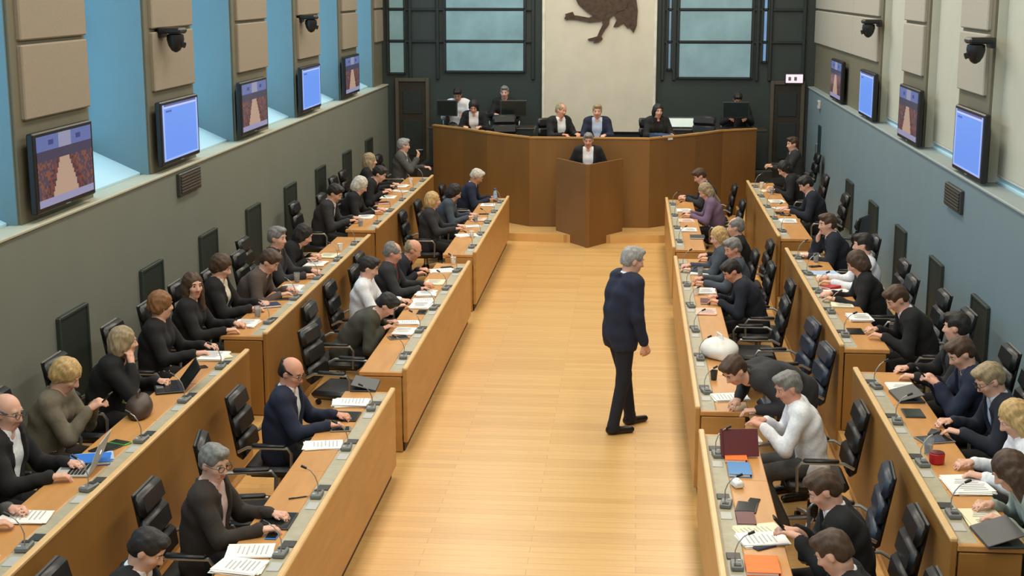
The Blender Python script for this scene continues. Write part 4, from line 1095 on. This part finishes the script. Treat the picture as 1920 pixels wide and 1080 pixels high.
def bottle(m=None):
    e = empty('water_bottle'); MB().lathe([(.03, 0), (.033, .006), (.033, .13), (.028, .155), (.014, .185), (.014, .2)], 16).build('bottle_body', mat('pale plastic bottle', (196, 214, 224), .12, trans=.4), e, True)
    MB().lathe([(.016, .198), (.016, .216), (.014, .218)], 14).build('cap', M_BBLUE, e, True); MB().lathe([(.0337, .06), (.0337, .11)], 16).build('bottle_label', M_BLUEP, e, True); return e
def bag(m=None, sx=.3, sy=.22, sz=.2):
    e = empty('hand_bag'); V = Vol((-sx, -sy, -.02), (sx, sy, sz * 1.5), .012)
    V.ell((0, 0, sz * .4), (sx * .5, sy * .5, sz * .55), k=.03); V.cap((-sx * .35, 0, sz * .15), (sx * .35, 0, sz * .15), sz * .35, k=.04); V.cap((-sx * .2, sy * .1, sz * .7), (sx * .25, -sy * .1, sz * .6), sz * .25, k=.04)
    V.cut(lambda X, Y, Z: Z - .004 + 0 * X + 0 * Y)
    me = vol_mesh('bag_body', V, 1); me.materials[0] = m or M_BROWN; link('bag_body', me, e)
    MB().tube([(-sx * .22, 0, sz * .8), (-sx * .15, 0, sz * 1.15), (sx * .15, 0, sz * 1.15), (sx * .22, 0, sz * .8)], .009, 8).build('strap', m or M_BROWN, e, True); return e
def plant_pot(m=None):
    e = empty('desk_tin'); MB().lathe([(.04, 0), (.05, .01), (.052, .07), (.048, .075), (.04, .07), (.001, .068)], 18).build('tin', M_RED, e, True)
    MB().lathe([(.046, .074), (.046, .08), (.02, .086), (.001, .088)], 18).build('lid', M_BURG, e, True); return e
def pen(m=None):
    e = empty('pen'); MB().tube([(0, -.07, .006), (0, .055, .006)], .005, 8).build('barrel', m or M_BLACK, e, True); MB().tube([(0, .055, .006), (0, .075, .006)], [.005, .001], 8).build('tip', M_ALU, e, True)
    MB().box((0, -.05, .0125), (.003, .04, .003)).build('clip', M_ALU, e); return e
def tissue(m=None):
    e = empty('tissue_pack'); MB().box((0, 0, .025), (.11, .07, .05), .012).build('pack', M_WHITEB, e, True); MB().box((0, 0, .052), (.05, .012, .02), .004, rz=.3, rx=.4).build('tissue', M_PAPER, e); return e
BUILD = dict(paper=paper, folder=folder, laptop=laptop, tablet=tablet, phone=phone, cup=cup, glass=glass, bottle=bottle, bag=bag, tin=plant_pot, pen=pen, tissue=tissue)
NAMES = dict(paper=('white printed sheets', 'paper'), folder=('card folder', 'folder'), laptop=('dark open laptop', 'laptop'), tablet=('black tablet', 'tablet'), phone=('black phone', 'phone'), cup=('white cup', 'cup'),
             glass=('water glass', 'glass'), bottle=('water bottle', 'bottle'), bag=('brown bag', 'bag'), tin=('small red tin', 'tin'), pen=('slim pen', 'pen'), tissue=('white tissue pack', 'tissue pack'))
# left aisle row
put('paper', 492, 1036, 'LA', .1); put('paper', 462, 1066, 'LA', -.1, desc='thick white paper stack', n=5); put('tablet', 522, 978, 'LA', HP, m=M_DGREY, w=.22, l=.3, desc='dark slab tablet')
put('phone', 512, 1004, 'LA', HP, m=M_BBLUE, desc='bright blue phone'); put('pen', 585, 935, 'LA', .5)
put('paper', 612, 836, 'LA', .2); put('paper', 654, 757, 'LA', .1, desc='thick white paper stack', n=6); put('tablet', 650, 782, 'LA', HP, w=.2, l=.26); put('tablet', 640, 806, 'LA', .2, m=M_GREY, w=.12, l=.16, desc='small grey device')
put('laptop', 688, 726, 'LA', .05, desc='nearly closed dark laptop', ang=12)
put('tablet', 762, 634, 'LA', .4, m=M_GREY, w=.14, l=.2, desc='grey slate tablet'); put('paper', 768, 622, 'LA', HP); put('tablet', 793, 586, 'LA', HP, m=M_DGREY, w=.1, l=.18, desc='dark flat device')
put('paper', 790, 574, 'LA', HP, n=5); put('paper', 800, 552, 'LA', HP, desc='thick white paper stack', n=7); put('paper', 815, 530, 'LA', HP, m=M_PAPERC, desc='cream printed sheets')
put('cup', 850, 495, 'LA'); put('phone', 838, 502, 'LA', .5, m=M_NAVY, desc='navy phone'); put('paper', 822, 508, 'LA', .3)
put('cup', 890, 445, 'LA'); put('paper', 884, 442, 'LA', .4); put('paper', 905, 412, 'LA', HP, m=M_PINKP, desc='pink printed sheets'); put('phone', 912, 402, 'LA', .2); put('bottle', 938, 378, 'LA', z=.7605); put('paper', 920, 385, 'LA', HP)
# left wall row
put('paper', 62, 972, 'LW', .1, n=4); put('paper', 5, 1062, 'LW', .2, desc='loose white sheet', n=1)
put('laptop', 118, 880, 'LW', .12, m=M_LGREY, desc='silver open laptop', ang=112, logo=True, w=.33, d=.23)
put('folder', 188, 866, 'LW', .3, m=M_BBLUE, desc='bright blue folder', w=.2, l=.27); put('tablet', 198, 842, 'LW', 1.2, w=.14, l=.2); put('paper', 128, 858, 'LW', .5, m=M_BLUEP, desc='pale blue sheets', w=.18, l=.25)
put('phone', 233, 831, 'LW', -.4, m=M_GRN, desc='bright green phone'); put('bag', 258, 778, 'LW', .2, sx=.32, sy=.2, sz=.16)
put('laptop', 318, 728, 'LW', .4, m=M_BLACK, ang=128, desc='wide black open laptop', w=.36, d=.22); put('paper', 400, 670, 'LW', HP, n=6); put('phone', 372, 690, 'LW', .6); put('paper', 355, 668, 'LW', .5, m=M_PAPERC, desc='cream sheets')
put('paper', 462, 608, 'LW', HP, n=5); put('folder', 522, 575, 'LW', .5, m=M_NAVY, desc='navy folder', w=.16, l=.22); put('paper', 548, 542, 'LW', HP, n=6); put('paper', 512, 545, 'LW', .4, m=M_BLUEP, desc='pale blue sheet', n=1); put('phone', 545, 562, 'LW', .3)
put('paper', 592, 496, 'LW', HP, n=5); put('paper', 625, 480, 'LW', HP, m=M_PAPERC, desc='cream sheets'); put('tablet', 588, 508, 'LW', 1.3, w=.14, l=.2); put('cup', 640, 470, 'LW')
put('paper', 665, 407, 'LW', HP, n=4); put('phone', 690, 402, 'LW', .3); put('paper', 722, 370, 'LW', HP); put('folder', 708, 382, 'LW', .6, m=M_BURG, desc='dark red folder', w=.14, l=.2); put('paper', 745, 350, 'LW', HP, n=5); put('cup', 770, 345, 'LW')
# right aisle row
put('paper', 1334, 822, 'RA', .1, n=4); put('folder', 1370, 857, 'RA', HP, m=M_ORANGE, desc='orange folder', w=.16, l=.27); put('folder', 1386, 884, 'RA', HP, m=M_BLUE, desc='blue folder', w=.16, l=.27)
put('tissue', 1370, 912, 'RA', .3, z=.7605); put('phone', 1412, 943, 'RA', 1.3, m=M_DGREY); put('tablet', 1385, 952, 'RA', 1.4, w=.14, l=.2); put('folder', 1398, 976, 'RA', HP, m=M_BURG, desc='dark red notebook', w=.12, l=.22, th=.014)
put('paper', 1375, 1012, 'RA', .2, n=5); put('phone', 1432, 1026, 'RA', .6, m=M_NAVY, desc='navy phone'); put('folder', 1412, 1064, 'RA', HP, m=M_ORANGE, desc='bright orange card folder', w=.2, l=.27); put('paper', 1355, 995, 'RA', .4, m=M_PAPERC, desc='cream sheets')
put('paper', 1334, 746, 'RA', .15, n=5); put('phone', 1318, 742, 'RA', .2); put('bag', 1342, 668, 'RA', .3, m=M_WHITEB, desc='white crumpled bag', sx=.42, sy=.36, sz=.19); put('cup', 1322, 712, 'RA', m=M_DGREY, desc='dark cup')
put('paper', 1312, 585, 'RA', HP, m=M_PINKP, desc='pink sheets', n=4); put('paper', 1322, 548, 'RA', HP, n=7); put('folder', 1322, 567, 'RA', HP, m=M_BURG, desc='dark red folder', w=.1, l=.22); put('paper', 1312, 512, 'RA', HP, n=6); put('tablet', 1318, 528, 'RA', HP, w=.12, l=.2)
put('phone', 1290, 500, 'RA', .3); put('cup', 1282, 552, 'RA'); put('paper', 1292, 432, 'RA', HP, n=5); put('folder', 1310, 446, 'RA', HP, m=M_DGREY, desc='charcoal folder', w=.2, l=.24); put('paper', 1280, 414, 'RA', HP, m=M_PINKP, desc='pink sheets'); put('folder', 1300, 402, 'RA', .4, m=M_RED, desc='red folder', w=.14, l=.2); put('paper', 1278, 395, 'RA', HP)
# right wall row
put('paper', 1795, 912, 'RW', HP + .15, n=6, w=.25, l=.33, desc='wide white sheets'); put('paper', 1822, 974, 'RW', HP + .1, m=M_PAPERC, n=5, desc='cream sheets'); put('pen', 1780, 972, 'RW', .8, m=M_PINK, desc='pink marker'); put('laptop', 1848, 1010, 'RW', .1, ang=18, desc='dark closed laptop')
put('tin', 1728, 868, 'RW', z=.7605); put('tablet', 1735, 825, 'RW', .3, m=M_GREY, w=.17, l=.24, desc='grey tablet'); put('tablet', 1712, 776, 'RW', HP, m=M_DGREY, w=.15, l=.22, desc='dark slate tablet'); put('laptop', 1700, 746, 'RW', .1, ang=15, desc='dark green-grey laptop', w=.32, d=.2); put('paper', 1690, 728, 'RW', HP)
put('glass', 1700, 850, 'RW', z=.7605); put('phone', 1752, 812, 'RW', 1.2)
put('paper', 1612, 598, 'RW', HP, n=8); put('tablet', 1600, 622, 'RW', HP, w=.14, l=.22); put('paper', 1568, 572, 'RW', HP, m=M_PAPERC, n=5, desc='cream sheets'); put('folder', 1545, 540, 'RW', .8, m=M_RED, desc='red folder', w=.12, l=.18); put('paper', 1552, 548, 'RW', .2); put('paper', 1502, 480, 'RW', HP, n=5)
put('phone', 1515, 500, 'RW', .4); put('paper', 1522, 512, 'RW', .2, m=M_BLUEP, desc='pale blue sheets'); put('paper', 1474, 416, 'RW', HP, n=6); put('tablet', 1462, 400, 'RW', HP, w=.12, l=.2); put('paper', 1455, 378, 'RW', HP); put('paper', 1440, 358, 'RW', .3, m=M_PAPERC, desc='cream sheets'); put('cup', 1425, 352, 'RW')

# the clutter of sheets and glasses before the farther sitters
for rw in BLK:
    s_, fr, ba = RS[rw]
    for y, i in SEATS[rw]:
        if y < 12.6 or not any(a + .2 < y < c - .2 for a, c in BLK[rw]): continue
        for dy, kind, kw in ((.30, 'paper', dict(m=M_PAPER, w=.16, l=.22, n=4)), (-.33, 'glass' if i % 2 else 'phone', {})):
            if not any(a + .2 < y + dy < c - .2 for a, c in BLK[rw]): continue
            e = BUILD[kind](**kw); e.location = (s_ * (fr + .29), y + dy, ba + .7605); e.rotation_euler = (0, 0, s_ * HP + rnd.uniform(-.5, .5))
            if any(o is not e and o.parent is None and o.get('category') in ('paper', 'folder', 'tablet', 'phone', 'cup', 'bag', 'laptop', 'glass') and (o.location - e.location).length < .17 for o in COL.objects):
                for ch in list(e.children): bpy.data.objects.remove(ch)
                bpy.data.objects.remove(e); continue
            cat = NAMES[kind][1]
            tag(e, '%s beside the hands of the %s sitter from camera, %s' % ({'paper': 'small white sheets', 'glass': 'water glass', 'phone': 'black phone'}[kind], ORD[i], ROWNAME[rw]), cat, cat + 's on the desks')

# the burgundy folder held open by the white-shirted sitter
q = onz(1392, 822, .90)
e = empty('burgundy_folder', (q[0], q[1], .757), .12)
MB().box((-.02, 0, .11), (.28, .014, .21), .003, rx=-.5).build('front_cover', M_BURG, e); MB().box((-.02, .03, .10), (.27, .02, .18), rx=-.5).build('pages', M_PAPER, e); MB().box((-.155, 0, .11), (.015, .05, .21), .003, rx=-.5).build('spine', M_BURG, e)
tag(e, 'large burgundy folder propped up by the white-shirted sitter, right aisle row', 'folder', 'folders on the desks')

# microphone units along the equipment strips
def make_mic():
    e = empty('microphone_unit')
    MB().box((0, 0, .016), (.13, .075, .03), .006).build('base', M_GREY, e); MB().box((-.035, 0, .033), (.035, .045, .005)).build('speaker_grille', M_DGREY, e); MB().box((.04, -.015, .033), (.02, .02, .006), .002).build('button', M_LGREY, e)
    nk = MB().tube([(.02, .01, .03), (.02, .012, .10), (.02, -.005, .15), (.02, -.035, .19), (.02, -.065, .21)], .0038, 7).build('gooseneck', M_ALU, e, True)
    MB().tube([(.02, -.062, .208), (.02, -.10, .226)], [.009, .010], 10).build('microphone_head', M_BLACK, nk, True)
    return e
MIC = make_mic(); mic_first = True
for rw, bl in BLK.items():
    s, fr, ba = RS[rw]; n = 0
    for a, c in bl:
        k = max(1, round((c - a) / 1.05))
        for i in range(k):
            y = a + (i + .5) * (c - a) / k
            if y < 7.0: continue
            n += 1
            m = MIC if mic_first else copy_tree(MIC); mic_first = False
            m.location = (s * (fr + .115), y, ba + .7605); m.rotation_euler = (0, 0, (HP if s > 0 else -HP) + rnd.uniform(-.25, .25))
            tag(m, 'grey gooseneck microphone unit, %s from camera on %s desks' % (ORD[n], ROWNAME[rw]), 'microphone', 'microphone units on the desks')

# ------------------------------------------------------------------ things on and behind the rostrum
def on_rostrum(kind, x, y, rot, label, cat, z=1.602, **k):
    e = BUILD[kind](**k); e.location = (x, y, z); e.rotation_euler = (0, 0, rot); tag(e, label, cat, 'things on the rostrum'); return e
on_rostrum('paper', -.62, 24.72, .1, 'white sheets before the leaning person at rostrum', 'paper', n=6); on_rostrum('paper', .62, 24.7, HP, 'white sheets right of the presiding person', 'paper', n=6)
on_rostrum('paper', -1.62, 25.3, .8, 'white sheets on the left rostrum wing', 'paper', n=5); on_rostrum('paper', .05, 24.7, 0, 'sheets before the presiding person', 'paper', n=4, m=M_PINKP)
on_rostrum('folder', 1.22, 24.85, .7, 'blue binder on right of rostrum', 'folder', m=mat('dark blue card', (44, 70, 108), .5), th=.09)
on_rostrum('paper', -2.1, 25.85, .9, 'brown envelope and sheets at left rostrum end', 'paper', m=mat('kraft paper', (170, 136, 84), .8), n=6); on_rostrum('paper', 1.78, 25.42, -.7, 'white sheets at right rostrum wing', 'paper', n=4)
def monitor(x, y, z, rz, label, lit=False, w=.5, h=.3):
    e = empty('monitor', (x, y, z), rz)
    MB().box((0, 0, .012), (.24, .18, .02), .006).build('foot', M_BLACK, e); MB().box((0, .02, .14), (.05, .03, .26), .006).build('stem', M_LGREY if lit else M_BLACK, e)
    MB().box((0, 0, .2 + h / 2), (w, .035, h), .008).build('casing', M_DGREY, e)
    MB().box((0, -.019, .2 + h / 2), (w - .04, .004, h - .04)).build('display', mat('pale lit display', (190, 200, 190), .4, emit=(.55, .62, .55), es=.8) if lit else M_DEVGL, e)
    tag(e, label, 'monitor', 'monitors behind the rostrum')
st = empty('staff_desk', (-2.1, 27.1, .85)); MB().box((0, 0, .72), (2.0, .6, .04), .006).build('worktop', M_DOOR, st); MB().box((0, -.28, .36), (1.96, .03, .68)).build('front_panel', M_BACKF, st)
for sx in (-1, 1): MB().box((sx * .96, 0, .35), (.04, .56, .7)).build('side_panel', M_BACKF, st)
tag(st, 'dark staff desk left of the emblem panel behind rostrum', 'desk')
st2 = copy_tree(st); st2.location = (2.2, 27.1, .85); tag(st2, 'dark staff desk right of the emblem panel behind rostrum', 'desk')
monitor(-1.5, 27.0, 1.592, .1, 'dark monitor on the left staff desk'); monitor(1.62, 27.0, 1.40, 0, 'pale lit monitor beside the emblem panel', True, .5, .2)
monitor(2.62, 26.95, 1.592, .1, 'dark monitor on the right staff desk'); monitor(-2.75, 26.95, 1.592, -.1, 'dark monitor at left end of left staff desk', w=.4)
for x, y, rz, lb in ((-1.55, 26.0, math.pi + .2, 'empty high black chair at left of the rostrum'), (1.9, 26.1, math.pi - .4, 'empty high black chair at right of the rostrum')):
    chair(x, y, .85, rz, lb)
print('LABELS', len(LABELS), 'OBJECTS', len(bpy.data.objects))
